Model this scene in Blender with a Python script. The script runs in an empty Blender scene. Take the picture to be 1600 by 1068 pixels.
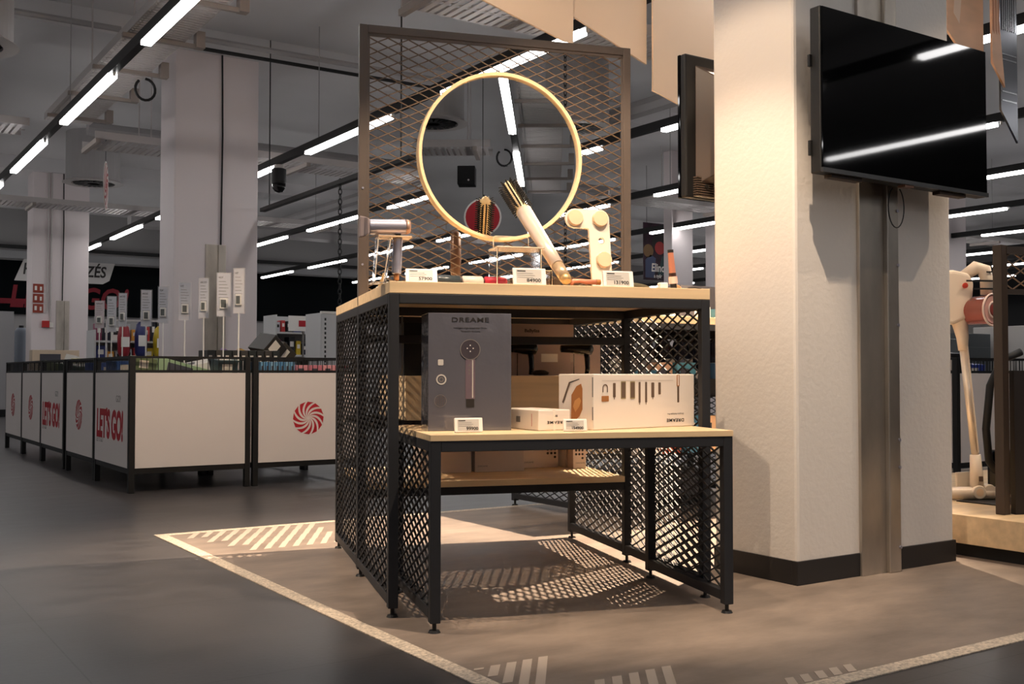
import bpy, math, random
from mathutils import Vector, Matrix
random.seed(7)
PI = math.pi
S = bpy.context.scene
COL = S.collection

# ------------------------------------------------------------------ camera
def rgb(r, g, b):
    f = lambda c: (c / 255 / 12.92) if c / 255 <= .04045 else ((c / 255 + .055) / 1.055) ** 2.4
    return (f(r), f(g), f(b), 1)

YAW, PITCH, ROLL, FOC, EYE = 0.5855, 0.0297, 0.0007, 1664.04, 0.7242
fwd = Vector((math.sin(YAW) * math.cos(PITCH), math.cos(YAW) * math.cos(PITCH), math.sin(PITCH)))
rgt = Vector((math.cos(YAW), -math.sin(YAW), 0)); upv = rgt.cross(fwd)
c_, s_ = math.cos(ROLL), math.sin(ROLL)
r2 = c_ * rgt + s_ * upv; u2 = -s_ * rgt + c_ * upv
cam = bpy.data.cameras.new('camera'); camo = bpy.data.objects.new('camera', cam); COL.objects.link(camo)
cam.sensor_width = 36; cam.sensor_fit = 'HORIZONTAL'; cam.lens = FOC / 1600 * 36; cam.clip_start = .05; cam.clip_end = 200
M3 = Matrix((r2, u2, -fwd)).transposed()
camo.matrix_world = Matrix.Translation((0, 0, EYE)) @ M3.to_4x4()
S.camera = camo

# ------------------------------------------------------------------ light and exposure
S.view_settings.view_transform = 'Standard'; S.view_settings.look = 'None'
S.view_settings.gamma = 1; S.view_settings.exposure = 0.85; S.view_settings.use_curve_mapping = False
W = bpy.data.worlds.new('world'); S.world = W; W.use_nodes = True
W.node_tree.nodes['Background'].inputs[0].default_value = (.75, .78, .85, 1)
W.node_tree.nodes['Background'].inputs[1].default_value = .02
TUBE = 8.0          # strength of the ceiling light tubes
WARM = (1.0, .77, .555)
SPOTS = [           # shop spotlights on the ceiling tracks: place, aim, watts, cone in degrees, blend
    ((1.93, 1.70, 2.93), (2.15, 2.95, .85), 150, 56, .35),
    ((1.20, 2.20, 2.93), (2.55, 2.75, .95), 80, 58, .30),
    ((4.31, 3.62, 2.93), (2.45, 3.45, .0), 1150, 64, .8),
    ((4.97, 1.65, 2.93), (3.45, 2.35, .30), 50, 62, .35),
    ((4.31, 2.10, 2.93), (4.45, 3.00, .40), 36, 55, .4),
    ((1.93, 4.30, 2.93), (2.60, 6.64, .45), 110, 50, .5),
    ((1.93, 2.90, 2.93), (3.10, 4.20, 2.60), 22, 60, .6),
    ((-.44, 3.90, 2.93), (1.75, 3.90, .0), 260, 54, .9),
]
def spotlight(p, t, w, cone, blend, n):
    d = bpy.data.lights.new('spot_beam', 'SPOT'); d.energy = w; d.color = WARM
    d.spot_size = math.radians(cone); d.spot_blend = blend; d.shadow_soft_size = .014
    o = bpy.data.objects.new('spot_beam', d); COL.objects.link(o)
    o.location = p; o.rotation_euler = (Vector(t) - Vector(p)).to_track_quat('-Z', 'Y').to_euler()
for i, (p, t, w, c, b) in enumerate(SPOTS):
    if w: spotlight(p, t, w, c, b, i)

# ------------------------------------------------------------------ materials
MATS = {}
def mat(name, col, rough=.5, metal=0, spec=.5, emit=None, es=0, noise=None, bump=None, alpha=1, trans=0, ior=1.45, coat=0):
    if name in MATS: return MATS[name]
    m = bpy.data.materials.new(name); m.use_nodes = True; nt = m.node_tree; b = nt.nodes['Principled BSDF']
    b.inputs['Base Color'].default_value = col; b.inputs['Roughness'].default_value = rough
    b.inputs['Metallic'].default_value = metal; b.inputs['Specular IOR Level'].default_value = spec
    b.inputs['IOR'].default_value = ior; b.inputs['Alpha'].default_value = alpha
    b.inputs['Transmission Weight'].default_value = trans; b.inputs['Coat Weight'].default_value = coat
    if emit: b.inputs['Emission Color'].default_value = emit; b.inputs['Emission Strength'].default_value = es
    tc = nt.nodes.new('ShaderNodeTexCoord')
    if noise:                                   # (scale xyz, amount, detail)
        mp = nt.nodes.new('ShaderNodeMapping'); mp.inputs['Scale'].default_value = noise[0]
        nz = nt.nodes.new('ShaderNodeTexNoise'); nz.inputs['Detail'].default_value = noise[2]; nz.inputs['Scale'].default_value = 1
        cr = nt.nodes.new('ShaderNodeMix'); cr.data_type = 'RGBA'
        a = noise[1]
        cr.inputs['A'].default_value = tuple(c * (1 - a) for c in col[:3]) + (1,)
        cr.inputs['B'].default_value = tuple(min(1, c * (1 + a)) for c in col[:3]) + (1,)
        nt.links.new(tc.outputs['Object'], mp.inputs[0]); nt.links.new(mp.outputs[0], nz.inputs['Vector'])
        mr = nt.nodes.new('ShaderNodeMapRange'); mr.inputs['From Min'].default_value = .3; mr.inputs['From Max'].default_value = .7
        nt.links.new(nz.outputs['Fac'], mr.inputs[0]); nt.links.new(mr.outputs[0], cr.inputs['Factor'])
        nt.links.new(cr.outputs['Result'], b.inputs['Base Color'])
    if bump:                                    # (scale, strength, distance)
        nz = nt.nodes.new('ShaderNodeTexNoise'); nz.inputs['Scale'].default_value = bump[0]; nz.inputs['Detail'].default_value = 4
        bp = nt.nodes.new('ShaderNodeBump'); bp.inputs['Strength'].default_value = bump[1]; bp.inputs['Distance'].default_value = bump[2]
        nt.links.new(tc.outputs['Object'], nz.inputs['Vector']); nt.links.new(nz.outputs['Fac'], bp.inputs['Height'])
        nt.links.new(bp.outputs[0], b.inputs['Normal'])
    MATS[name] = m; return m

metal = mat('anthracite powder coated steel', rgb(40, 41, 45), .55, 0, .35)
wood = mat('light oak laminate', rgb(222, 194, 154), .45, noise=((1.2, 26, 26), .13, 5))
paint = mat('white wall paint', rgb(216, 210, 204), .75, bump=(55, .35, .004))
paint_far = mat('white column paint', rgb(232, 222, 222), .8, noise=((.8, .8, .4), .04, 2))
ceilm = mat('grey ceiling paint', rgb(214, 212, 213), .9, noise=((.35, .35, .35), .10, 4))
duct = mat('pale grey duct', rgb(165, 162, 162), .6, noise=((2, 2, 2), .05, 2))
tray = mat('pale painted tray metal', rgb(196, 190, 188), .5)
black = mat('matt black', rgb(18, 18, 19), .5)
blackgloss = mat('black glossy plastic', rgb(10, 10, 11), .18)
skirt = mat('black skirting', rgb(34, 32, 33), .5)
steel = mat('brushed steel', rgb(176, 168, 158), .34, .8, noise=((7, 7, 3), .24, 6), bump=(5, .25, .006))
white = mat('white plastic', rgb(238, 234, 228), .4)
card = mat('white carton', rgb(232, 222, 212), .45)
cream = mat('cream plastic', rgb(242, 230, 212), .4)
beige = mat('beige cushion', rgb(238, 205, 168), .55)
panelw = mat('white bin panel', rgb(222, 214, 210), .55)
redp = mat('red print', rgb(180, 28, 42), .5)
darkred = mat('crimson sign print', rgb(112, 4, 24), .7)
greyp = mat('grey print', rgb(120, 115, 112), .6)
palep = mat('pale grey display', rgb(196, 192, 186), .4)
darkp = mat('dark print', rgb(40, 36, 34), .5)
brownp = mat('brown print', rgb(170, 112, 62), .5)
taupep = mat('taupe print', rgb(104, 84, 70), .5)
gold = mat('champagne metal', rgb(226, 200, 168), .3, .55)
gold2 = mat('gold metal', rgb(206, 174, 122), .35, .7)
silver = mat('silver lilac metal', rgb(186, 184, 198), .28, .75)
rose = mat('rose copper plastic', rgb(214, 140, 112), .35, .3)
mirror_m = mat('mirror glass', (.8, .8, .8, 1), .0, 1)
acryl = mat('clear acrylic', (1, 1, 1, 1), .03, 0, .5, trans=1, ior=1.2)
screen_m = mat('black screen glass', rgb(2, 2, 3), .035, 0, .5, bump=(2.6, .02, .003))
tubem = mat('lit tube', (1, 1, 1, 1), .5, emit=(1, .975, .965, 1), es=TUBE)
cartongrey = mat('glossy dark grey carton', rgb(92, 92, 101), .13, 0, .8, coat=.8, bump=(9, .35, .01))
tan = mat('mauve grey card', rgb(168, 148, 142), .6)

def floor_material(name, a, b, tile, rough, warmth=0):
    m = bpy.data.materials.new(name); m.use_nodes = True; nt = m.node_tree; bs = nt.nodes['Principled BSDF']
    tc = nt.nodes.new('ShaderNodeTexCoord')
    n1 = nt.nodes.new('ShaderNodeTexNoise'); n1.inputs['Scale'].default_value = 3.5; n1.inputs['Detail'].default_value = 8; n1.inputs['Roughness'].default_value = .65
    n2 = nt.nodes.new('ShaderNodeTexNoise'); n2.inputs['Scale'].default_value = 60; n2.inputs['Detail'].default_value = 4
    mp = nt.nodes.new('ShaderNodeMapping'); mp.inputs['Scale'].default_value = (1, 2.2, 1)
    nt.links.new(tc.outputs['Object'], mp.inputs[0]); nt.links.new(mp.outputs[0], n1.inputs['Vector']); nt.links.new(tc.outputs['Object'], n2.inputs['Vector'])
    mx = nt.nodes.new('ShaderNodeMix'); mx.data_type = 'RGBA'; mx.inputs['A'].default_value = a; mx.inputs['B'].default_value = b
    mr = nt.nodes.new('ShaderNodeMapRange'); mr.inputs['From Min'].default_value = .32; mr.inputs['From Max'].default_value = .68
    nt.links.new(n1.outputs['Fac'], mr.inputs[0]); nt.links.new(mr.outputs[0], mx.inputs['Factor'])
    br = nt.nodes.new('ShaderNodeTexBrick'); br.offset = .0; br.inputs['Scale'].default_value = 1
    br.inputs['Brick Width'].default_value = tile; br.inputs['Row Height'].default_value = tile; br.inputs['Mortar Size'].default_value = .0022
    br.inputs['Color1'].default_value = (1, 1, 1, 1); br.inputs['Color2'].default_value = (.9, .9, .9, 1); br.inputs['Mortar'].default_value = (.45, .45, .45, 1)
    mo = nt.nodes.new('ShaderNodeMapping'); mo.inputs['Location'].default_value = (.33, .21, 0)
    nt.links.new(tc.outputs['Object'], mo.inputs[0]); nt.links.new(mo.outputs[0], br.inputs['Vector'])
    m2 = nt.nodes.new('ShaderNodeMix'); m2.data_type = 'RGBA'; m2.blend_type = 'MULTIPLY'; m2.inputs['Factor'].default_value = 1
    nt.links.new(mx.outputs['Result'], m2.inputs['A']); nt.links.new(br.outputs['Color'], m2.inputs['B'])
    nt.links.new(m2.outputs['Result'], bs.inputs['Base Color'])
    rr = nt.nodes.new('ShaderNodeMapRange'); rr.inputs['To Min'].default_value = rough - .07; rr.inputs['To Max'].default_value = rough + .1
    nt.links.new(n1.outputs['Fac'], rr.inputs[0]); nt.links.new(rr.outputs[0], bs.inputs['Roughness'])
    bp = nt.nodes.new('ShaderNodeBump'); bp.inputs['Strength'].default_value = .12; bp.inputs['Distance'].default_value = .002
    nt.links.new(n2.outputs['Fac'], bp.inputs['Height']); nt.links.new(bp.outputs[0], bs.inputs['Normal'])
    MATS[name] = m; return m
floor_dark = floor_material('dark vinyl tiles', rgb(56, 54, 55), rgb(76, 73, 74), .9, .33)
floor_beige = floor_material('beige vinyl', rgb(116, 104, 95), rgb(150, 135, 123), 50, .5)
strip_m = mat('speckled border strip', rgb(196, 182, 164), .6, noise=((130, 130, 130), .38, 2))
stripe_m = mat('pale printed stripes', rgb(184, 170, 156), .55)

# ------------------------------------------------------------------ builders
class MB:
    def __init__(s): s.v = []; s.f = []
    def add(s, vs, fs):
        n = len(s.v); s.v += [tuple(p) for p in vs]; s.f += [tuple(i + n for i in f) for f in fs]; return s
    def box(s, x0, x1, y0, y1, z0, z1):
        v = [(x, y, z) for z in (z0, z1) for y in (y0, y1) for x in (x0, x1)]
        return s.add(v, [(0, 2, 3, 1), (4, 5, 7, 6), (0, 1, 5, 4), (2, 6, 7, 3), (0, 4, 6, 2), (1, 3, 7, 5)])
    def obox(s, c, size, rot=0, tilt=0, tiltx=0):
        m = Matrix.Translation(c) @ Matrix.Rotation(rot, 4, 'Z') @ Matrix.Rotation(tilt, 4, 'X') @ Matrix.Rotation(tiltx, 4, 'Y')
        a, b, h = [k / 2 for k in size]
        v = [m @ Vector((x, y, z)) for z in (-h, h) for y in (-b, b) for x in (-a, a)]
        return s.add(v, [(0, 2, 3, 1), (4, 5, 7, 6), (0, 1, 5, 4), (2, 6, 7, 3), (0, 4, 6, 2), (1, 3, 7, 5)])
    def bar(s, p, q, w, h, n=None):             # w across, h along n
        p, q = Vector(p), Vector(q); d = (q - p).normalized()
        n = Vector(n) if n else Vector((0, 0, 1))
        a = d.cross(n)
        if a.length < 1e-5: a = d.cross(Vector((1, 0, 0)))
        a.normalize(); b = a.cross(d).normalized()
        v = [c + a * (w / 2 * i) + b * (h / 2 * j) for c in (p, q) for i, j in ((-1, -1), (1, -1), (1, 1), (-1, 1))]
        return s.add(v, [(0, 1, 2, 3), (7, 6, 5, 4), (0, 4, 5, 1), (1, 5, 6, 2), (2, 6, 7, 3), (3, 7, 4, 0)])
    def cyl(s, p, q, r, r1=None, n=20, cap=True):
        p, q = Vector(p), Vector(q); d = (q - p).normalized(); r1 = r if r1 is None else r1
        a = d.orthogonal().normalized(); b = d.cross(a)
        v = [c + (a * math.cos(t) + b * math.sin(t)) * rr for c, rr in ((p, r), (q, r1)) for t in [2 * PI * k / n for k in range(n)]]
        f = [(k, (k + 1) % n, n + (k + 1) % n, n + k) for k in range(n)]
        if cap: f += [tuple(range(n - 1, -1, -1)), tuple(range(n, 2 * n))]
        return s.add(v, f)
    def tube(s, pts, r, n=8, closed=False):
        P = [Vector(p) for p in pts]; L = len(P); R = r if hasattr(r, '__len__') else [r] * L
        t0 = (P[1] - P[0]).normalized(); a = t0.orthogonal().normalized(); v = []
        for i, p in enumerate(P):
            t = (P[(i + 1) % L] - P[i - 1]) if closed else (P[min(i + 1, L - 1)] - P[max(i - 1, 0)])
            t.normalize(); a = (a - t * a.dot(t)).normalized(); b = t.cross(a)
            v += [p + (a * math.cos(2 * PI * k / n) + b * math.sin(2 * PI * k / n)) * R[i] for k in range(n)]
        f = []
        for i in range(L if closed else L - 1):
            j = (i + 1) % L
            f += [(i * n + k, i * n + (k + 1) % n, j * n + (k + 1) % n, j * n + k) for k in range(n)]
        if not closed: f += [tuple(range(n - 1, -1, -1)), tuple(range((L - 1) * n, L * n))]
        return s.add(v, f)
    def lathe(s, prof, n=28, M=None):           # prof: (radius, height) about local z, placed by matrix M
        M = M or Matrix(); v = []; f = []
        for r, z in prof: v += [M @ Vector((r * math.cos(2 * PI * k / n), r * math.sin(2 * PI * k / n), z)) for k in range(n)]
        for i in range(len(prof) - 1):
            f += [(i * n + k, i * n + (k + 1) % n, (i + 1) * n + (k + 1) % n, (i + 1) * n + k) for k in range(n)]
        f += [tuple(range(n - 1, -1, -1)), tuple(range((len(prof) - 1) * n, len(prof) * n))]
        return s.add(v, f)
    def prism(s, poly, M, th):                  # flat outline (x, y) given thickness along local z
        n = len(poly); v = [M @ Vector((x, y, z)) for z in (0, th) for x, y in poly]
        return s.add(v, [tuple(range(n - 1, -1, -1)), tuple(range(n, 2 * n))] + [(k, (k + 1) % n, n + (k + 1) % n, n + k) for k in range(n)])
    def build(s, name, m, parent=None, bevel=0, smooth=False, seg=2):
        me = bpy.data.meshes.new(name); me.from_pydata(s.v, [], s.f); me.update(); me.materials.append(m)
        o = bpy.data.objects.new(name, me); COL.objects.link(o)
        if parent: o.parent = parent
        if smooth:
            for p in me.polygons: p.use_smooth = len(p.vertices) <= 4
        if bevel:
            b = o.modifiers.new('bevel', 'BEVEL'); b.width = bevel; b.segments = seg; b.limit_method = 'ANGLE'
        return o
def tag(o, label, cat, group=None):
    o['label'] = label; o['category'] = cat
    if group: o['group'] = group
    return o
def thing(name, label, cat, loc=(0, 0, 0), rz=0, group=None):
    o = bpy.data.objects.new(name, None); COL.objects.link(o); o.empty_display_size = .05
    o.location = loc; o.rotation_euler = (0, 0, rz); return tag(o, label, cat, group)
def struct(o): o['kind'] = 'structure'; return o
def dup(root, loc, rz=None, label=None, group=None):
    r = root.copy(); COL.objects.link(r); r.location = loc
    if rz is not None: r.rotation_euler = (0, 0, rz)
    if label: r['label'] = label
    if group: r['group'] = group
    for ch in list(root.children):
        c = ch.copy(); COL.objects.link(c); c.parent = r
        for g in list(ch.children):
            d = g.copy(); COL.objects.link(d); d.parent = c
    return r
def frame(o, ex, ey):                           # matrix with origin o, local x = ex, local y = ey
    ex, ey = Vector(ex).normalized(), Vector(ey).normalized(); ez = ex.cross(ey)
    m = Matrix((ex, ey, ez)).transposed().to_4x4(); return Matrix.Translation(o) @ m
def rrect(x0, y0, x1, y1, r, n=5):
    out = []
    for cx, cy, a in ((x1 - r, y0 + r, -90), (x1 - r, y1 - r, 0), (x0 + r, y1 - r, 90), (x0 + r, y0 + r, 180)):
        out += [(cx + r * math.cos(math.radians(a + 90 * k / n)), cy + r * math.sin(math.radians(a + 90 * k / n))) for k in range(n + 1)]
    return out
def disc(cx, cy, r, n=28): return [(cx + r * math.cos(2 * PI * k / n), cy + r * math.sin(2 * PI * k / n)) for k in range(n)]
def plate(name, loops, M, th, m, parent=None, bevel=0):     # filled outlines, inner loops become holes
    cu = bpy.data.curves.new(name, 'CURVE'); cu.dimensions = '2D'; cu.fill_mode = 'BOTH'; cu.extrude = th / 2; cu.bevel_depth = bevel
    for lp in loops:
        sp = cu.splines.new('POLY'); sp.points.add(len(lp) - 1); sp.use_cyclic_u = True
        for i, (x, y) in enumerate(lp): sp.points[i].co = (x, y, 0, 1)
    t = bpy.data.objects.new(name, cu); me = bpy.data.meshes.new_from_object(t); bpy.data.objects.remove(t)
    me.transform(M @ Matrix.Translation((0, 0, th / 2))); me.materials.clear(); me.materials.append(m)
    o = bpy.data.objects.new(name, me); COL.objects.link(o)
    if parent: o.parent = parent
    return o
def words(txt, M, size, m, parent, name='lettering', bold=0, align='LEFT', stretch=1, shear=0, th=.0004, space=1):
    cu = bpy.data.curves.new(name, 'FONT'); cu.body = txt; cu.size = size; cu.extrude = th; cu.offset = bold; cu.align_x = align
    cu.shear = shear; cu.space_character = space; cu.resolution_u = 3
    t = bpy.data.objects.new(name, cu); me = bpy.data.meshes.new_from_object(t); bpy.data.objects.remove(t)
    me.transform(M @ Matrix.Diagonal((stretch, 1, 1, 1))); me.materials.clear(); me.materials.append(m)
    o = bpy.data.objects.new(name, me); COL.objects.link(o)
    if parent: o.parent = parent
    return o
def lattice(b, O, U, V, w, h, cw=.082, ch=.033, sw=.0040, sd=.0055):    # expanded metal: crossing strands clipped to w x h
    O, U, V = Vector(O), Vector(U).normalized(), Vector(V).normalized(); N = U.cross(V)
    sl = ch / cw
    for sg in (1, -1):
        k0 = -int((w * sl) / ch) - 2; k1 = int(h / ch) + int((w * sl) / ch) + 3
        for k in range(k0, k1):
            c = k * ch + ch / 2
            a0, a1 = 0.0, w                       # y = c + sg*sl*x
            y0, y1 = c + sg * sl * a0, c + sg * sl * a1
            def xat(y): return (y - c) / (sg * sl)
            xs = sorted([max(0, min(w, xat(0))), max(0, min(w, xat(h)))])
            xa, xb = xs
            if xb - xa < .006: continue
            ya, yb = c + sg * sl * xa, c + sg * sl * xb
            if not (-1e-4 <= ya <= h + 1e-4 and -1e-4 <= yb <= h + 1e-4): continue
            off = N * (.0012 * sg)
            b.bar(O + U * xa + V * ya + off, O + U * xb + V * yb + off, sw, sd, N)
    return b
def swirl(M, r, m, parent, name='swirl_emblem', th=.0006, arms=12):
    b = MB()
    for k in range(arms):
        t0 = 2 * PI * k / arms; L = []; R = []
        for j in range(9):
            q = j / 8; rr = r * (.10 + .90 * q); tw = t0 - 1.25 * q ** .8
            half = (.03 + .23 * q)
            L.append((rr * math.cos(tw - half * .5), rr * math.sin(tw - half * .5))); R.append((rr * math.cos(tw + half), rr * math.sin(tw + half)))
        for j in range(8):
            b.prism([L[j], L[j + 1], R[j + 1], R[j]], M, th)
    return b.build(name, m, parent)

# ------------------------------------------------------------------ room shell
X0, X1, Y0, Y1, H = -9, 32, -26, 25, 4.27
def slab(name, m, *a): return struct(MB().box(*a).build(name, m))
slab('floor', floor_dark, X0, X1, Y0, Y1, -.10, 0)
slab('ceiling', ceilm, X0, X1, Y0, Y1, H, H + .2)
slab('wall_back', mat('back wall paint', rgb(150, 148, 148), .8), X0, X1, Y1, Y1 + .2, 0, H)
slab('wall_front', mat('grey wall paint', rgb(120, 119, 119), .8), X0, X1, Y0 - .2, Y0, 0, H)
slab('wall_left', MATS['grey wall paint'], X0 - .2, X0, Y0, Y1, 0, H)
slab('wall_right', mat('dark wall paint', rgb(70, 70, 72), .8), X1, X1 + .2, Y0, Y1, 0, H)
slab('baseboard_back', black, X0, X1, Y1 - .02, Y1, 0, .12)
# ceiling beams along the column rows
for i, y in enumerate((10.75, 18.75)): slab('trim_%d' % (1 + i), ceilm, X0, X1, y + .05, y + .75, 4.05, H)
# beige zone with speckled border and printed stripes
zone = struct(MB().box(1.36, 12, 1.71, 4.82, .0005, .003).build('floor_zone', floor_beige))
b = MB(); b.box(1.31, 1.36, 1.66, 4.87, .0005, .0036); b.box(1.36, 12, 1.66, 1.71, .0005, .0036); b.box(1.36, 12, 4.82, 4.87, .0005, .0036)
struct(b.build('trim_3', strip_m))
def stripes(n, x, y, dx, w, L, ang, name='trim_5', skew=0, step=0):
    b = MB()
    for k in range(n):
        cx, cy = x + dx * k, y + step * k
        d = Vector((math.cos(ang), math.sin(ang), 0)); p = Vector((cx, cy, .0034))
        q = p + d * L
        b.add([p, p + Vector((w, 0, 0)), q + Vector((w, 0, 0)), q, p + Vector((0, 0, .0006)), p + Vector((w, 0, .0006)), q + Vector((w, 0, .0006)), q + Vector((0, 0, .0006))],
              [(3, 2, 1, 0), (4, 5, 6, 7), (0, 1, 5, 4), (1, 2, 6, 5), (2, 3, 7, 6), (3, 0, 4, 7)])
    return struct(b.build(name, stripe_m))
def bars(tops, Lmax, name):
    b = MB(); d = Vector((.60, .80, 0)); w = Vector((.026, -.004, 0)); up = Vector((0, 0, .0006))
    for x, y in tops:
        L = min(Lmax, (x - 1.365) / .60, (y - 1.716) / .80)
        if L < .01: continue
        q = Vector((x, y, .0034)); p = q - d * L
        b.add([p, p + w, q + w, q, p + up, p + w + up, q + w + up, q + up], [(3, 2, 1, 0), (4, 5, 6, 7), (0, 1, 5, 4), (1, 2, 6, 5), (2, 3, 7, 6), (3, 0, 4, 7)])
    return struct(b.build(name, stripe_m))
bars([(1.375 + .048 * k, 2.24) for k in range(5)], .5, 'trim_4')
bars([(1.56 + .052 * k, 2.0) for k in range(5)], .30, 'trim_5')
bars([(1.945 + .052 * k, 1.765) for k in range(5)], .3, 'trim_6')
for k in range(4):
    stripes(10 - k, 1.40 + .04 * k, 4.68 - .15 * k, .062, .028, .17, math.radians(62), 'trim_%d' % (7 + k))

# ------------------------------------------------------------------ columns
def column(name, x0, x1, y0, y1, m, base=True):
    o = struct(MB().box(x0, x1, y0, y1, 0, 4.27).build(name, m, bevel=.012)); return o
PX0, PX1, PY0, PY1 = 2.829, 3.712, 2.505, 2.90
column('column', PX0, PX1, PY0, PY1, paint)
b = MB(); e = .006
b.box(PX0 - e, PX1 + e, PY0 - e, PY0 + .02, .003, .085); b.box(PX0 - e, PX0 + .02, PY0 + .02, PY1, .003, .085); b.box(PX1 - .02, PX1 + e, PY0 + .02, PY1 + e, .003, .085)
struct(b.build('baseboard_pillar', skirt, bevel=.002))
t = thing('corner_plate', 'tall scuffed steel plate fixed down the face of the near pillar, below the screen', 'metal plate', (3.15, 2.5035, .003))
MB().box(0, .135, -.013, 0, 0, 4.2).build('flat_plate', steel, t, .002)
b = MB(); b.box(.135, .20, -.030, 0, 0, 4.2); b.build('raised_channel', steel, t, .004)
for z in (.09, .38, .48, .90, 1.12, 1.32):
    MB().cyl((.19, -.031, z), (.19, -.036, z), .006, n=10).build('screw', silver, t)
column('column', 3.10, 3.985, 10.907, 11.43, paint_far)
column('column', 3.07, 3.955, 18.90, 19.40, paint_far)
column('column', 11.39, 11.84, 12.6, 12.8, paint_far)
column('column', 16.01, 16.6, 10.9, 11.4, paint_far)
column('column', 12.30, 12.90, 12.6, 12.8, paint_far)

for (x0, x1, y, z1, lab, xc) in ((3.425, 3.634, 10.907, 2.06, 'lit steel plate on the wide column behind the front sign holders', 3.58), (3.45, 3.65, 18.90, 1.93, 'dull steel plate on the far left column', 3.54)):
    t = thing('corner_plate', lab, 'metal plate', (x0, y, 0))
    MB().box(0, x1 - x0, -.012, -.001, .01, z1).build('flat_plate', steel, t, .002)
    MB().box((x1 - x0) * .62, x1 - x0, -.03, -.012, .01, z1).build('raised_channel', steel, t, .003)
    tag(MB().tube([(xc, y - .02, z1), (xc + .01, y - .02, 3.2), (xc, y - .02, 4.05)], .009, 6).build('power_cable', black), 'thin black cable running down the ' + ('wide column behind the front sign holders' if y < 15 else 'far left column'), 'cable')
# signs on the far left column
t = thing('fire_sign', 'three stacked red fire equipment pictograms on the far left column', 'sign', (3.07, 18.895, 1.72))
for k in range(3):
    z = .165 * k
    MB().box(.02, .18, -.006, 0, z, z + .145).build('sign_panel', mat('brown red sign', rgb(150, 60, 40), .5), t)
    MB().box(.045, .08, -.009, -.006, z + .04, z + .11).build('pictogram', white, t)
    MB().box(.125, .155, -.009, -.006, z + .035, z + .10).build('pictogram', white, t)
t = thing('fire_alarm_button', 'small red call point with white box on the far left column', 'alarm', (3.23, 18.9, 1.48))
MB().box(0, .11, -.05, -.001, 0, .11).build('housing', mat('red plastic', rgb(190, 40, 40), .4), t, .004)
MB().box(.115, .17, -.04, -.001, 0, .08).build('junction_box', white, t, .004)
tag(MB().tube([(3.36, 18.88, 1.57), (3.36, 18.88, 4.05)], .014, 6).build('conduit', tray), 'pale conduit rising from the red call point', 'conduit')
tag(MB().tube([(3.31, 18.88, 1.75), (3.31, 18.88, 4.05)], .010, 6).build('conduit', tray), 'thinner pale conduit beside the other one on the far left column', 'conduit')

# ------------------------------------------------------------------ ceiling light tracks
TX = [-2.82, -.44, 1.93, 4.31, 6.69, 9.07, 11.45, 13.83, 16.2, 18.6, 21.0, 23.4]
where = ['left of the near bins, out of the frame', 'reflected in the round mirror beside the trays', 'leftmost, running over the bins to the upper left corner', 'second from the left, behind the round mirror',
         'third from the left, right of the mesh screen', 'fourth from the left', 'fifth from the left', 'sixth from the left', 'seventh from the left', 'eighth from the left', 'ninth from the left', 'tenth, farthest right']
tube_me = MB().box(-.034, .034, 0, 1.87, -.016, .016).build('light_tube', tubem).data
bpy.data.objects.remove(bpy.data.objects['light_tube'])
clip_me = MB().cyl((0, 0, .01), (0, 0, -.02), .012, n=8).build('end_clip', white).data
bpy.data.objects.remove(bpy.data.objects['end_clip'])
for i, x in enumerate(TX):
    ylo = -25 if 1 <= i <= 5 else (-6 if i == 0 else 1.0 + i * .3)
    t = thing('light_track', 'black track with lit white tubes, ' + where[i], 'ceiling light', (x, 0, 3.0), group='ceiling light tracks')
    b = MB(); b.box(-.030, .030, ylo, 24.5, .029, .11)
    b.build('rail', black, t)
    y = ylo + 1.1
    while y < 20: MB().bar((0, y, .10), (0, y, 1.26), .007, .007).build('hanger', duct, t); y += 5.66
    for k in range(-12, 7):
        y = 8.47 + 2.83 * k - .5 * 0
        if y < ylo or y + 1.87 > 24.5: continue
        o = bpy.data.objects.new('light_tube', tube_me); COL.objects.link(o); o.parent = t; o.location = (0, y, .012)
        if y < 12:
            o = bpy.data.objects.new('end_clip', clip_me); COL.objects.link(o); o.parent = t; o.location = (0, y - .05, .02)
# small spot heads on the tracks where the warm beams start
for (p, q, w, c, bl), lab in zip(SPOTS, ['black spotlight head on the track in front of the display table', 'black spotlight head above the left aisle', 'black spotlight head behind the mesh screen', 'black spotlight head to the right of the pillar', 'black spotlight head above the vacuum platform', 'black spotlight head aimed at the red swirl bin', 'black spotlight head aimed at the blank banners', 'black spotlight head on the track left of the aisle']):
    if not lab: continue
    t = thing('track_spotlight', lab, 'spotlight', p, group='track spotlights')
    d = (Vector(q) - Vector(p)).normalized()
    MB().cyl(-d * .18, -d * .04, .045, n=20).build('lamp_head', black, t)
    MB().cyl(-d * .1, (-d * .1 + Vector((0, 0, .14))), .01, n=8).build('bracket', black, t)

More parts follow.
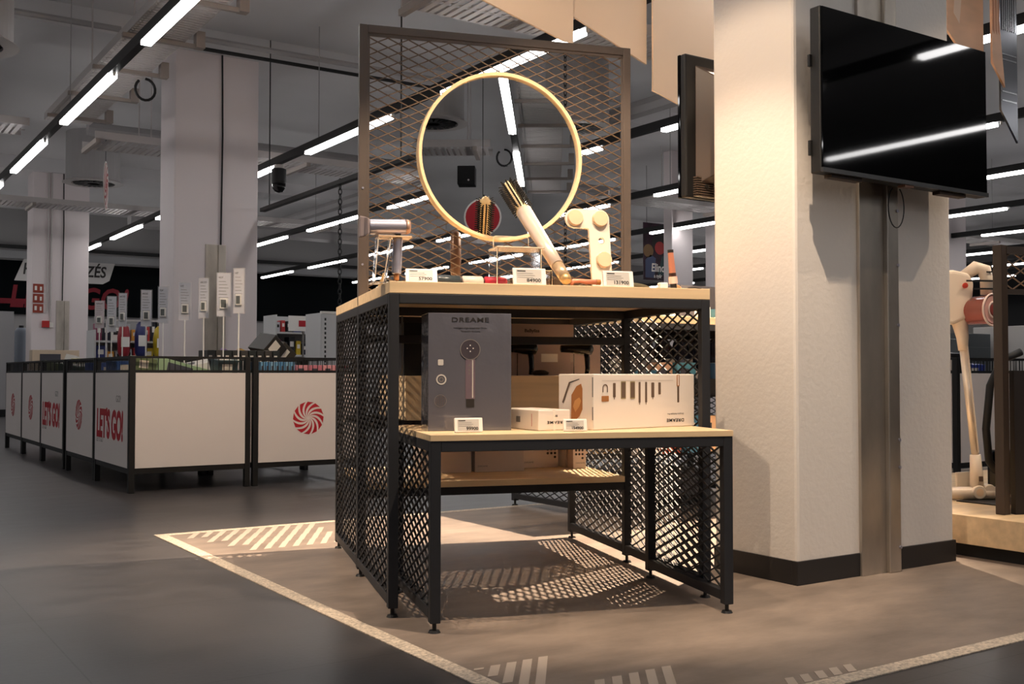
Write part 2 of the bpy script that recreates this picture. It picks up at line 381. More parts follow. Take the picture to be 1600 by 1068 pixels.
# ------------------------------------------------------------------ slotted metal trays under the ceiling
def slot_tray(x0, x1, y0, y1, z, along, label, group='slotted ceiling trays'):
    t = thing('cable_tray', label, 'ceiling tray', (x0, y0, z), group=group)
    w, l = x1 - x0, y1 - y0; b = MB(); s = MB()
    cb = mat('cream bracket', rgb(156, 146, 140), .55)
    if along == 'Y':
        for xx in (0, w - .012): MB().box(xx, xx + .012, 0, l, 0, .07).build('side_rail', tray, t)
        for k in range(int(l / .055)): b.box(.012, w - .012, k * .055, k * .055 + .036, 0, .003)
        b.box(.03, .038, 0, l, 0, .01)
        y = .25
        while y < l: MB().box(-.03, w + .08, y, y + .035, -.035, -.003).build('bracket', cb, t); MB().box(w + .081, w + .15, y - .02, y + .06, -.03, .10).build('bracket_box', cb, t); y += 1.0
    else:
        for yy in (0, l - .012): MB().box(0, w, yy, yy + .012, 0, .08).build('side_rail', tray, t)
        for k in range(int(w / .07)): b.box(k * .07, k * .07 + .045, .012, l - .012, 0, .003)
        b.box(0, w, l / 2, l / 2 + .008, .0, .01)
        x = .0
        while x < w: MB().box(x, x + .05, -.04, l + .04, -.05, -.003).build('bracket', cb, t); x += 2.4
    b.build('slotted_bottom', tray, t)
    for fx in (.1, .9):
        for fy in (.1, .9): MB().bar((w * fx, l * fy, .05), (w * fx, l * fy, H - z), .012, .012).build('hanger', tray, t)
slot_tray(1.98, 2.42, -8.0, 11.6, 3.30, 'Y', 'long slotted tray with cream brackets beside the leftmost lit track')
slot_tray(3.45, 9.0, 6.12, 6.62, 3.30, 'X', 'slotted tray with warm light on it above the mesh screen')
slot_tray(2.55, 8.6, 11.95, 12.6, 3.25, 'X', 'slotted tray crossing behind the wide column')
slot_tray(9.6, 24, 11.95, 12.5, 3.30, 'X', 'slotted tray crossing right of the mesh screen')
slot_tray(-2, 14.5, 17.3, 17.9, 3.30, 'X', 'farthest slotted tray near the back wall')
slot_tray(-1.0, 1.6, -5.3, -4.8, 3.30, 'X', 'slotted tray seen reflected in the round mirror')
slot_tray(-1.5, 1.9, 11.95, 12.5, 3.30, 'X', 'slotted tray at the left edge under the ceiling')
def pipe(pts, r, m, lab): return tag(MB().tube(pts, r, 8).build('ceiling_pipe', m), lab, 'pipe', 'ceiling pipes')
pipe([(-1, 10.45, 4.0), (2.45, 10.45, 4.0)], .03, duct, 'short thin pipe under the ceiling at upper left')
pipe([(2.9, 10.3, 4.0), (6.6, 10.3, 4.0)], .03, duct, 'thin pipe under the ceiling right of the wide column')
pipe([(2.9, 10.42, 3.94), (6.6, 10.42, 3.94)], .02, black, 'black pipe under the pale one, right of the wide column')
pipe([(3.0, 14.5, 3.9), (24, 14.5, 3.9)], .09, duct, 'fat grey pipe crossing behind the light tracks')
pipe([(5.0, 20.5, 3.6), (28, 20.5, 3.6)], .16, duct, 'fattest grey pipe near the back wall')
pipe([(7.9, 6, 3.75), (7.9, 24, 3.75)], .10, duct, 'grey pipe running away to the back, right of the screen')
def round_duct(x, y, z, r, lab):
    t = thing('air_diffuser', lab, 'air vent', (x, y, z), group='round ceiling diffusers')
    MB().cyl((0, 0, .02), (0, 0, H - z - .002), r, n=40).build('duct_drum', duct, t, smooth=False)
    MB().lathe([(r * 1.05, .02), (r * 1.12, 0), (r * .8, -.004), (r * .8, .02)], 40).build('outer_ring', tray, t)
    b = MB()
    for k in range(20):
        a = 2 * PI * k / 20; p = Vector((math.cos(a), math.sin(a), 0))
        b.bar(p * r * .22 + Vector((0, 0, -.006)), (p * r * .72).xyz + Vector((0, 0, -.006)), .035 * r / .35, .004)
    b.build('swirl_vane', black, t)
round_duct(3.50, 16.5, 3.53, .38, 'round diffuser hanging in front of the far left column')
round_duct(.93, 8.9, 3.20, .36, 'round diffuser cut by the left picture edge')
round_duct(1.05, -3.9, 3.35, .33, 'round diffuser seen reflected at the left of the mirror')
round_duct(7.25, 9.6, 3.5, .36, 'round diffuser seen through the mesh right of the mirror')
t = thing('dome_camera', 'black dome security camera under the track right of the wide column', 'camera', (4.33, 11.2, 2.72))
MB().lathe([(.001, 0), (.045, .012), (.07, .05), (.075, .09)], 24).build('dome', blackgloss, t, smooth=True)
MB().lathe([(.075, .10), (.08, .12), (.08, .26), (.06, .27)], 24).build('housing', black, t)
MB().lathe([(.06, .27), (.05, .31)], 20).build('mount', white, t)
t = thing('projector_box', 'black box unit with a small white light, reflected in the round mirror', 'projector', (1.12, -6.2, 3.08))
MB().box(0, .22, 0, .25, 0, .23).build('housing', black, t, .006); MB().cyl((.14, .252, .05), (.14, .256, .05), .012, n=10).build('status_light', white, t)
# loops of black cable hanging near the tracks
for (x, y, lab) in ((2.44, 9.5, 'black cable loop beside the leftmost lit track'), (1.75, -5.0, 'black cable loop reflected in the mirror')):
    tag(MB().tube([(x + .085 * math.sin(a), y, 3.21 + .095 * math.cos(a)) for a in [2 * PI * k / 18 for k in range(17)]], .012, 6).build('cable_loop', black), lab, 'cable')
# hanging chains
def chain(x, y, z0, z1, lab):
    t = thing('hanging_chain', lab, 'chain', (x, y, z0), group='black hanging chains'); b = MB(); z = 0; k = 0
    while z < z1 - z0:
        pts = [(.016 * math.cos(a) * (k % 2), .016 * math.cos(a) * (1 - k % 2), z + .03 + .03 * math.sin(a)) for a in [2 * PI * j / 8 for j in range(8)]]
        b.tube(pts, .005, 5, True); z += .046; k += 1
    b.build('chain_links', black, t)
chain(4.07, 9.0, 1.03, 2.46, 'black chain hanging left of the mesh screen')
chain(6.05, 8.2, 1.6, 4.25, 'black chain hanging behind the mesh, right of the round mirror')
tag(MB().box(4.04, 4.10, 7.6, 11.0, 2.46, 2.50).build('hanging_rail', black), 'short black rail from which the left chain hangs', 'rail')
for y in (7.8, 10.8): tag(MB().bar((4.07, y, 2.5), (4.07, y, 4.27), .01, .01).build('rail_hanger', black), 'thin rod holding the short black rail, ' + ('nearer one' if y < 9 else 'farther one'), 'rod')
for (x, y, lab, g) in ((3.6, 15.1, 0, 0),):
    t = thing('hanging_disc_sign', 'narrow red and white swirl disc hanging near the far left column, seen almost edge on', 'sign', (3.34, 15, 2.95))
    M = frame((0, 0, 0), (-.16, .987, 0), (0, 0, 1))
    t.rotation_euler = (0, 0, 0)
    MM = frame((0, 0, .31), (.30, .954, 0), (0, 0, 1))
    plate('disc_panel', [disc(0, 0, .33)], MM, .01, white, t); plate('red_face', [disc(0, 0, .305)], MM @ Matrix.Translation((0, 0, .0105)), .002, redp, t); swirl(MM @ Matrix.Translation((0, 0, .0135)), .30, white, t)
    MM2 = frame((0, 0, .31), (-.30, -.954, 0), (0, 0, 1)); plate('red_face', [disc(0, 0, .305)], MM2 @ Matrix.Translation((0, 0, .0005)), .002, redp, t); swirl(MM2 @ Matrix.Translation((0, 0, .0035)), .30, white, t)
    MB().bar((0, 0, .62), (0, 0, 1.3), .006, .006).build('wire', black, t)
t = thing('hanging_disc_sign', 'red disc with white rim hanging above the aisle, reflected low in the round mirror', 'sign', (1.66, -2.67, 2.01))
MM = frame((0, 0, .17), (-1, 0, 0), (0, 0, 1))
plate('disc_panel', [disc(0, 0, .175)], MM, .01, white, t); plate('red_face', [disc(0, 0, .16)], MM @ Matrix.Translation((0, 0, .011)), .002, redp, t)
MB().bar((0, 0, .345), (0, 0, 2.26), .006, .006).build('wire', black, t)

# ------------------------------------------------------------------ hanging banners
def banner(lab, pts, y, m, parts=None, wires=(.2, .8), g='blank beige hanging banners'):
    x0 = min(p[0] for p in pts); x1 = max(p[0] for p in pts); z0 = min(p[1] for p in pts); z1 = max(p[1] for p in pts)
    t = thing('hanging_banner', lab, 'banner', (x0, y, z0), group=g)
    M = frame((0, 0, 0), (1, 0, 0), (0, 0, 1)); plate('banner_sheet', [[(p[0] - x0, p[1] - z0) for p in pts]], M, .012, m, t)
    b = MB()
    for k in wires: b.bar(((x1 - x0) * k, -.006, z1 - z0), ((x1 - x0) * k, -.006, 4.27 - z0), .004, .004)
    b.build('wire', silver, t); return t
bm = mat('cream banner sheet', rgb(236, 214, 190), .6)
banner('leftmost blank cream banner, its slanted foot behind the mesh frame top', [(2.20, 2.57), (3.085, 2.36), (3.14, 2.36), (3.14, 3.6), (2.20, 3.6)], 4.20, bm)
banner('middle blank cream banner with a slanted foot', [(3.17, 2.51), (3.65, 2.345), (3.65, 3.6), (3.17, 3.6)], 4.24, bm)
banner('largest blank cream banner, beside the near pillar', [(3.66, 2.20), (4.35, 2.02), (4.35, 3.6), (3.66, 3.6)], 4.20, bm)
skinm = mat('skin tone print', rgb(232, 186, 150), .45, noise=((3, 3, 9), .14, 2))
t = banner('banner printed with a close up of skin, above the right screen corner', [(5.01, 2.55), (5.34, 2.30), (5.34, 3.8), (5.01, 3.8)], 3.40, skinm, g='printed banners')
words_m = mat('pale skin print', rgb(244, 214, 190), .45)
MB().prism([(.06, .35), (.11, .30), (.2, .9), (.22, 1.3), (.16, 1.3)], frame((0, -.0125, 0), (1, 0, 0), (0, 0, 1)), .001).build('printed_highlight', words_m, t)
t = banner('banner printed with hands, ending in a sharp point', [(5.36, 2.42), (5.48, 2.32), (5.40, 2.78), (5.40, 3.8), (5.35, 3.8)][:1] + [(5.475, 2.30), (5.40, 2.85), (5.385, 3.8), (5.345, 3.8)], 3.36, skinm, g='printed banners')
for k, (q, w) in enumerate(((.02, .012), (.045, .01), (.07, .01))):
    MB().prism([(q, .3), (q + w, .28), (q + w * .7, .75), (q, .8)], frame((0, -.0125, 0), (1, 0, 0), (0, 0, 1)), .001).build('printed_finger_line', mat('brown skin print', rgb(196, 132, 96), .5), t)
alu = mat('ribbed aluminium', rgb(120, 122, 128), .25, .9)
t = banner('shiny ribbed metal hanging panel at the upper right with a pointed foot', [(5.50, 2.19), (5.66, 2.02), (5.66, 3.8), (5.50, 3.8)], 3.40, alu, g='metal hanging panels')
for k in range(7): MB().box(.015 + k * .02, .021 + k * .02, -.016, -.0125, .62, 1.1).build('embossed_line', mat('bright aluminium', rgb(210, 212, 216), .2, .9), t)
for z in (.22, .27, .45, .48): MB().box(.01, .15, -.0145, -.0125, z, z + .008).build('embossed_band', MATS['bright aluminium'], t)

# ------------------------------------------------------------------ screens on the near pillar
def screen_front():
    t = thing('wall_screen', 'large black glossy screen mounted on the front of the near pillar', 'screen', (2.80, 2.36, 1.395))
    w, h = .935, .56
    MB().box(0, w, .006, .05, .0, h).build('housing', black, t, .004)
    MB().box(.004, w - .004, 0, .006, .016, h - .004).build('glass_panel', screen_m, t)
    b = MB(); b.box(0, w, -.004, .006, 0, .015); b.build('lower_bezel', mat('dark bezel', rgb(40, 42, 46), .3), t)
    b = MB(); b.box(.10, w - .10, .05, .085, .03, .30); b.build('rear_bulge', black, t, .01)
    bp = mat('brown black plastic', rgb(60, 48, 42), .5); MB().box(.06, .22, .012, .045, -.012, .0).build('speaker_grille', bp, t, .002); MB().box(w - .28, w - .12, .012, .045, -.012, 0).build('speaker_grille', bp, t, .002)
    b = MB(); b.box(.3, .34, .05, .144, .1, .45); b.box(.6, .64, .05, .144, .1, .45); b.box(.25, .69, .085, .10, .2, .26); b.build('wall_bracket', black, t)
    MB().box(-.012, 0, .040, .050, .06, .11).build('side_clip', black, t); MB().box(-.012, 0, .040, .050, .36, .40).build('side_clip', black, t)
    b = MB(); b.box(.435, .485, .0, .03, -.008, .004); b.build('sensor', mat('copper sensor', rgb(120, 86, 70), .4, .5), t)
    tag(MB().tube([(3.265 + .045 * math.sin(a) * (1 if True else 0), 2.42, 1.325 + .075 * math.cos(a)) for a in [.15 * PI + 1.7 * PI * k / 20 for k in range(21)]], .0022, 6).build('cable_loop', black), 'thin black cable loop hanging below the front screen', 'cable')
screen_front()
t = thing('wall_screen', 'smaller black screen seen from behind, mounted on the back of the near pillar', 'screen', (2.815, 2.99, 1.405))
MB().box(0, .94, .075, .09, 0, .56).build('glass_panel', screen_m, t, .003)
MB().box(0, .94, .045, .075, 0, .56).build('rear_frame', black, t, .008)
b = MB(); v = [(.05, .045, .05), (.89, .045, .05), (.89, .045, .52), (.05, .045, .52), (.10, -.02, .09), (.84, -.02, .09), (.84, -.02, .47), (.10, -.02, .47)]
b.add(v, [(0, 1, 5, 4), (1, 2, 6, 5), (2, 3, 7, 6), (3, 0, 4, 7), (4, 5, 6, 7), (3, 2, 1, 0)])
b.build('rear_housing', mat('brown black housing', rgb(74, 62, 54), .35), t, .004)
b = MB()
for k in range(9): b.box(.04, .3, .025, .05, .005 + k * .009, .010 + k * .009)
b.build('vent_fin', MATS['brown black housing'], t)
MB().cyl((.09, .02, .045), (.09, .03, .045), .009, n=12).build('socket', black, t)
MB().box(.3, .36, -.09, -.0201, .2, .4).build('wall_bracket', black, t)

# ------------------------------------------------------------------ display tables of steel tube, oak boards and expanded mesh
TROT = -0.3039
TB = Vector((1.4447, 2.8396, 0))
_ex = Vector((math.cos(TROT), math.sin(TROT), 0)); _ey = Vector((-math.sin(TROT), math.cos(TROT), 0))
def tw(u, v, z): return TB + _ex * u + _ey * v + Vector((0, 0, z))       # table frame to room
Q = .030
def leg(t, u, v, z1, name='leg'):
    o = MB().box(u, u + Q, v, v + Q, .030, z1).build(name, metal, t, .002)
    f = MB(); f.cyl((u + Q / 2, v + Q / 2, .001), (u + Q / 2, v + Q / 2, .010), .019, .014, 16); f.cyl((u + Q / 2, v + Q / 2, .008), (u + Q / 2, v + Q / 2, .031), .006, n=8)
    f.build('foot', black, o)
def mesh_panel(t, O, U, V, w, h):
    lattice(MB(), O, U, V, w, h).build('mesh_panel', metal, t)

bronze = mat('warm lit anthracite steel', rgb(92, 82, 76), .4, .2)  # screen frame: same steel as the legs, warm spotlight put into its colour
def tall_table(label, loc, rz, Wd, D, m, screen=True, shelf=True):
    t = thing('display_table', label, 'display table', loc, rz)
    z1 = .964
    for u in (0, Wd - Q):
        for v in (0, m, D - Q): leg(t, u, v, z1)
        if screen: MB().box(u, u + Q, m, m + Q, .965, 1.985).build('screen_post', bronze, t, .002)
        MB().box(u, u + Q, Q, m, .040, .070).build('bottom_rail', metal, t, .002); MB().box(u, u + Q, m + Q, D - Q, .040, .070).build('bottom_rail', metal, t, .002)
        MB().box(u, u + Q, Q, m, .934, z1).build('top_rail', metal, t, .002); MB().box(u, u + Q, m + Q, D - Q, .934, z1).build('top_rail', metal, t, .002)
        uu = u + (.006 if u == 0 else Q - .006)
        mesh_panel(t, (uu, Q, .07), (0, 1, 0), (0, 0, 1), m - Q, .864)
        mesh_panel(t, (uu, m + Q, .07), (0, 1, 0), (0, 0, 1), D - m - 2 * Q, .864)
    for v in (0, m, D - Q):
        MB().box(Q, Wd - Q, v, v + Q, .934, z1).build('cross_rail', metal, t, .002)
    MB().box(0, Wd, 0, m + (.012 if screen else .015), .9645, 1.0).build('tabletop', wood, t, .0015)
    MB().box(0, Wd, m + (.018 if screen else .0155), D, .9645, 1.0).build('tabletop', wood, t, .0015)
    if shelf:
        MB().box(Q, Wd - Q, m + .002, m + .032, .281, .311).build('shelf_rail', metal, t, .002)
        MB().box(Q, Wd - Q, D - Q, D, .281, .311).build('shelf_rail', metal, t, .002)
        MB().box(Q + .002, Wd - Q - .002, m - .01, D - .032, .3115, .334).build('lower_shelf', wood, t, .001)
    return t
m_, W_, D_ = .6643, 1.0504, 1.3282
T1 = tall_table('tall oak topped display table with mesh sides and an upright mesh screen', TB, TROT, W_, D_, m_)
# upright mesh screen above the middle legs
MB().box(Q, W_ - Q, m_, m_ + Q, 1.955, 1.985).build('screen_top_rail', bronze, T1, .002)
MB().box(Q, W_ - Q, m_, m_ + Q, 1.001, 1.016).build('screen_bottom_rail', bronze, T1, .002)
b = MB(); b.box(Q, Q + .008, m_ + .004, m_ + .014, 1.016, 1.955); b.box(W_ - Q - .008, W_ - Q, m_ + .004, m_ + .014, 1.016, 1.955)
b.box(Q, W_ - Q, m_ + .004, m_ + .014, 1.945, 1.955); b.build('screen_inner_frame', bronze, T1)
lattice(MB(), (Q, m_ + .009, 1.016), (1, 0, 0), (0, 0, 1), W_ - 2 * Q, .939, .0755, .035, .0032, .006).build('screen_mesh', mat('warm lit mesh steel', rgb(104, 84, 66), .4, .3), T1)  # mesh colour has the warm light on the steel painted in
for z in (1.115, 1.39): MB().cyl((.014, m_ - .004, z), (.014, m_, z), .004, n=10).build('screw', silver, T1)
MB().box(Q, W_ - Q, m_, m_ + Q, .834, .863).build('middle_rail', metal, T1, .002)
# oak riser shelf in the rear half
b = MB(); b.box(.17, W_ - .05, .665, 1.26, .698, .716); b.build('riser_top', wood, T1, .001)
b = MB(); b.box(.17, W_ - .05, .655, .668, .555, .716); b.build('riser_front', wood, T1, .001)
MB().box(.17, .185, .668, 1.26, .555, .698).build('riser_side', wood, T1, .001); MB().box(W_ - .065, W_ - .05, .668, 1.26, .555, .698).build('riser_side', wood, T1, .001)
MB().box(Q, W_ - Q, .70, .73, .525, .555).build('riser_support', metal, T1); MB().box(Q, W_ - Q, 1.2, 1.23, .525, .555).build('riser_support', metal, T1)

def low_table(label, loc, rz):
    t = thing('low_display_table', label, 'display table', loc, rz); w, d, z1 = .932, .603, .535
    for u in (0, w - Q):
        for v in (0, d - Q): leg(t, u, v, z1)
        MB().box(u, u + Q, Q, d - Q, .040, .070).build('bottom_rail', metal, t, .002)
        MB().box(u, u + Q, Q, d - Q, .505, z1).build('top_rail', metal, t, .002)
        uu = u + (.006 if u == 0 else Q - .006)
        mesh_panel(t, (uu, Q, .07), (0, 1, 0), (0, 0, 1), d - 2 * Q, .435)
    for v in (0, d - Q): MB().box(Q, w - Q, v, v + Q, .505, z1).build('cross_rail', metal, t, .002)
    MB().box(-.001, w + .001, -.002, d, .5352, .553).build('tabletop', wood, t, .0012)
    return t
low_table('low oak topped bench with mesh ends, pulled out of the tall display table', tw(.0801, -.2224, 0), TROT)
T2 = tall_table('second oak topped display table with mesh sides, behind the near pillar', (3.245, 3.80, 0), 0, 1.33, 1.10, .55, screen=False)

# ------------------------------------------------------------------ round mirror
t = thing('round_mirror', 'round mirror in a thin pale wood ring, hung on the mesh screen', 'mirror', tw(.519, m_ - .040, 1.524), TROT + math.radians(-.5))
R0 = .309
MB().lathe([(R0 - .004, 0), (R0 - .004, .004)], 96, frame((0, .010, 0), (1, 0, 0), (0, 0, 1))).build('mirror_glass', mirror_m, t)
prof = [(R0 - .010, 0), (R0 - .010, .010), (R0 + .001, .012), (R0 + .003, .009), (R0 + .003, -.006), (R0 + .0015, -.008), (R0 + .0015, -.012), (R0 + .003, -.014), (R0 + .003, -.034), (R0 - .008, -.034)]
b = MB(); n = 96; M = frame((0, 0, 0), (1, 0, 0), (0, 0, 1))
v = [M @ Vector((r * math.cos(2 * PI * k / n), r * math.sin(2 * PI * k / n), z)) for r, z in prof for k in range(n)]
L = len(prof); b.add(v, [(i * n + k, i * n + (k + 1) % n, ((i + 1) % L) * n + (k + 1) % n, ((i + 1) % L) * n + k) for i in range(L) for k in range(n)])
b.build('ring_frame', mat('pale birch', rgb(226, 198, 156), .5, noise=((4, 4, 40), .08, 3)), t)
MB().cyl((0, .034, .28), (0, .0455, .28), .006, n=8).build('hanging_hook', metal, t)

# ------------------------------------------------------------------ goods on the low table
def price_tag(label, p, rz, digits, tilt=-.18, s=1, grp='electronic price tags'):
    t = thing('price_tag', label, 'price tag', p, rz, group=grp)
    M = Matrix.Rotation(tilt, 4, 'X'); w, h = .084 * s, .042 * s
    def q(b): b.v = [tuple(M @ Vector(v)) for v in b.v]; return b
    q(MB().box(-w / 2, w / 2, 0, .010, .001, h + .001)).build('tag_housing', white, t, .002)
    q(MB().box(-w * .40, w * .36, -.0008, 0, .006, h - .004)).build('tag_display', palep, t)
    MM = M @ frame((0, -.001, 0), (1, 0, 0), (0, 0, 1))
    b = MB()
    for k in range(3): b.box(-w * .37, w * (.10 + .06 * (k % 2)), -.0013, -.0009, h * (.68 - .12 * k), h * (.70 - .12 * k))
    q(b).build('printed_line', greyp, t)
    q(MB().box(-w * .37, -w * .12, -.0013, -.0009, h * .80, h * .86)).build('printed_heading', darkp, t)
    words(digits, MM @ Matrix.Translation((w * .33, h * .18, 0)), .0125 * s, darkp, t, 'price_digits', .0003, 'RIGHT', 1.15)
    return t
# tall grey hair dryer carton
ang = math.radians(-20.56)
t = thing('hair_dryer_carton', 'tall glossy dark grey hair dryer box standing at the left of the low table', 'box', (1.542, 2.776, .5535), ang)
w, h, d = .2533, .352, .145
MB().box(0, w, 0, d, 0, h).build('carton', cartongrey, t, .0015)
F = frame((0, -.0006, 0), (1, 0, 0), (0, 0, 1)); P = lambda x, y: F @ Matrix.Translation((x, y, 0))
words('DREAME', P(w * .5, h * .925), .019, darkp, t, 'brand_lettering', .0003, 'CENTER', 1.5, th=.0002, space=1.1)
words('Intelligent High-Speed Hair Dryer', P(w * .5, h * .868), .0068, darkp, t, 'title_lettering', 0, 'CENTER', 1.1, th=.0002)
words('Thermal Care  Fast Drying', P(w * .5, h * .842), .0050, darkp, t, 'subtitle_lettering', 0, 'CENTER', 1.1, th=.0002)
hd = mat('printed dryer head', rgb(66, 60, 66), .3); hb = mat('printed dryer handle', rgb(122, 106, 116), .3, .3)
plate('printed_dryer_handle', [rrect(w * .50 - .014, h * .27, w * .50 + .015, h * .61, .004)], F, .0006, hb, t)
plate('printed_dryer_highlight', [rrect(w * .50 + .006, h * .28, w * .50 + .009, h * .60, .001)], F @ Matrix.Translation((0, 0, .0006)), .0002, palep, t)
plate('printed_dryer_base', [rrect(w * .50 - .012, h * .20, w * .50 + .013, h * .27, .003)], F, .0006, darkp, t)
plate('printed_dryer_head', [disc(w * .5, h * .69, .0300)], F @ Matrix.Translation((0, 0, .0004)), .0006, hd, t)
plate('printed_head_rim', [disc(w * .5, h * .69, .0310), disc(w * .5, h * .69, .0290)], F @ Matrix.Translation((0, 0, .0008)), .0004, greyp, t)
for a in range(4): plate('printed_dot', [disc(w * .5 + .009 * math.cos(a * PI / 2), h * .70 + .009 * math.sin(a * PI / 2), .0019, 10)], F @ Matrix.Translation((0, 0, .0012)), .0002, white, t)
for a in (.555, .515, .485): plate('printed_button', [disc(w * .5 - .003, h * a, .0028, 12)], F @ Matrix.Translation((0, 0, .0006)), .0003, greyp, t)
plate('printed_nozzle', [rrect(w * .115, h * .555, w * .18, h * .605, .003)], F, .0004, palep, t)
plate('printed_ring', [disc(w * .155, h * .435, .0155), disc(w * .155, h * .435, .0115)], F, .0004, palep, t)
plate('printed_ring', [disc(w * .155, h * .435, .0075), disc(w * .155, h * .435, .0045)], F, .0004, greyp, t)
plate('printed_diffuser', [disc(w * .145, h * .255, .0185), disc(w * .145, h * .255, .0172)], F, .0004, greyp, t)
b = MB()
for i in range(-2, 3):
    for j in range(-2, 3):
        if i * i + j * j < 6: b.prism(disc(w * .145 + i * .006, h * .255 + j * .006, .0014, 6), F, .0004)
b.build('printed_diffuser_dots', taupep, t)
price_tag('price tag leaning on the tall dark grey carton', tw(.212, -.135, .5535), TROT + .03, '99900')
# long white styler carton, upside down
t = thing('styler_carton', 'long white air styler box with a row of attachments printed upside down', 'box', (1.988, 2.553, .5535), math.radians(4.96))
w, h, d = .4523, .170, .160
MB().box(0, w, 0, d, 0, h).build('carton', card, t, .003)
F = frame((0, -.0006, 0), (1, 0, 0), (0, 0, 1))
def pp(name, loops, m, k=0, th=.0005): return plate(name, loops, F @ Matrix.Translation((0, 0, k)), th, m, t)
pp('printed_hook', [[(x, y) for x, y in [(.038, .114), (.038, .128)] + [(.049 + .011 * math.cos(a), .128 + .011 * math.sin(a)) for a in [PI - PI * k / 10 for k in range(11)]] + [(.060, .114), (.0565, .114), (.0565, .128)] + [(.049 + .0075 * math.cos(a), .128 + .0075 * math.sin(a)) for a in [PI * k / 10 for k in range(11)]] + [(.0415, .114)]]], taupep)
pp('printed_case', [rrect(.034, .086, .064, .103, .002)], brownp)
for x, wd, y0, y1, mm in ((.082, .011, .098, .142, taupep), (.118, .017, .096, .144, taupep), (.158, .017, .096, .144, taupep), (.193, .0085, .080, .145, taupep), (.222, .0085, .080, .145, taupep), (.250, .013, .096, .143, taupep), (.282, .011, .105, .143, taupep)):
    pp('printed_attachment', [rrect(x, y0, x + wd, y1, .0022)], mm)
    if wd > .015: pp('printed_attachment_frame', [rrect(x - .002, y0 - .003, x + wd + .002, y1 + .003, .002), rrect(x, y0, x + wd, y1, .002)], mat('olive print', rgb(150, 136, 96), .5))
    if wd < .0135 and y0 < .1: pp('printed_tip', [rrect(x + wd / 2 - .0012, y0 - .006, x + wd / 2 + .0012, y0, .0008)], taupep)
pp('printed_wand_grip', [rrect(.3675, .130, .3805, .168, .002)], brownp)
pp('printed_wand_inlay', [rrect(.3715, .133, .3765, .166, .001)], card, .0005, .0002)
pp('printed_wand', [rrect(.3700, .078, .3785, .130, .002)], taupep)
pp('printed_rule', [[(.035, .1495), (.350, .1495), (.350, .1500), (.035, .1500)]], greyp)
words('DREAME', F @ Matrix.Translation((.402, .026, 0)) @ Matrix.Rotation(PI, 4, 'Z'), .0145, darkp, t, 'brand_lettering', .0003, 'LEFT', 1.35, th=.0002, space=1.15)
words('Dreame AirStyle Pro', F @ Matrix.Translation((.400, .044, 0)) @ Matrix.Rotation(PI, 4, 'Z'), .0078, greyp, t, 'model_lettering', 0, 'LEFT', 1.15, th=.0002)
FL = frame((-.0006, d, 0), (0, -1, 0), (0, 0, 1))        # left end, x runs from back to front
def pl(name, loops, m, k=0): return plate(name, loops, FL @ Matrix.Translation((0, 0, k)), .0005, m, t)
pl('printed_leather_case', [[(.066, .018), (.098, .040), (.112, .062), (.112, .125), (.106, .140), (.085, .132), (.062, .105), (.060, .030)]], brownp)
pl('printed_case_flap', [[(.080, .052), (.098, .070), (.106, .088), (.098, .098), (.078, .088), (.070, .070)]], mat('amber print', rgb(205, 150, 92), .5), .0005)
pl('printed_wand', [[(.018, .082), (.024, .078), (.056, .140), (.050, .145)]], taupep)
pl('printed_wand_tip', [[(.052, .141), (.052, .145), (.098, .155), (.098, .153)]], darkp)
for z0, z1 in ((.030, .070), (.100, .160)): MB().box(-.0012, .0, .0004, .004, z0, z1).build('end_flap_gap', greyp, t)
# small white carton
t = thing('white_carton', 'small low white box between the grey box and the long white box', 'box', (1.826, 2.612, .5535), math.radians(-5))
MB().box(0, .112, 0, .235, 0, .062).build('carton', card, t, .003)
F = frame((0, -.0006, 0), (1, 0, 0), (0, 0, 1))
words('DREAME', F @ Matrix.Translation((.098, .028, 0)) @ Matrix.Rotation(PI, 4, 'Z'), .0115, darkp, t, 'brand_lettering', .0003, 'LEFT', 1.35, th=.0002, space=1.2)
words('AS', F @ Matrix.Translation((.058, .041, 0)), .008, darkp, t, 'size_mark', .0003, th=.0002)
FL = frame((-.0006, .235, 0), (0, -1, 0), (0, 0, 1))
plate('printed_mark', [rrect(.10, .022, .125, .040, .001)], FL, .0004, greyp, t); plate('printed_mark', [rrect(.196, .012, .198, .05, .0005)], FL, .0004, redp, t)
MB().box(.052, .060, -.0008, .12, .0001, .0625).build('sealing_tape', mat('clear tape', rgb(240, 232, 220), .15), t)
price_tag('price tag leaning between the small and the long white box', tw(.532, -.155, .5535), TROT - .06, '154900', s=.86)

# ------------------------------------------------------------------ goods on the lower shelf
def small_box(label, p, rz, w, d, h, m, name='product_carton', group='cartons on the lower shelf', marks=None):
    t = thing(name, label, 'box', p, rz, group=group)
    MB().box(0, w, 0, d, 0, h).build('carton', m, t, .002)
    F = frame((0, -.0006, 0), (1, 0, 0), (0, 0, 1))
    words(marks or 'DREAME', F @ Matrix.Translation((.012, .02, 0)), .009, greyp, t, 'lettering', 0, th=.0002, stretch=1.2)
    return t, F
cardd = mat('pale rose carton', rgb(214, 196, 184), .45)
small_box('pale box at the left end of the lower shelf', tw(.285, .955, .3345), TROT, .205, .16, .16, cardd)
small_box('wide pale box second from the left on the lower shelf', tw(.505, .960, .3345), TROT, .205, .16, .16, cardd)
for (u, v, w, lab) in ((.735, 1.085, .165, 'box with black button pictures in the middle of the lower shelf'), (.918, 1.065, .095, 'plain pale box beside the rightmost button printed box'), ):
    t, F = small_box(lab, tw(u, v, .3345), TROT + .03, w - .003, .14, .15, cardd)
    if w > .1:
        for i in range(3):
            for j in range(3):
                if j < 2 or i == 2: plate('printed_button', [disc(w - .05 + .016 * i, .075 - .016 * j, .0055, 10)], F, .0004, darkp, t)
        plate('printed_button', [rrect(w - .036, .10, w - .020, .13, .004)], F, .0004, darkp, t)
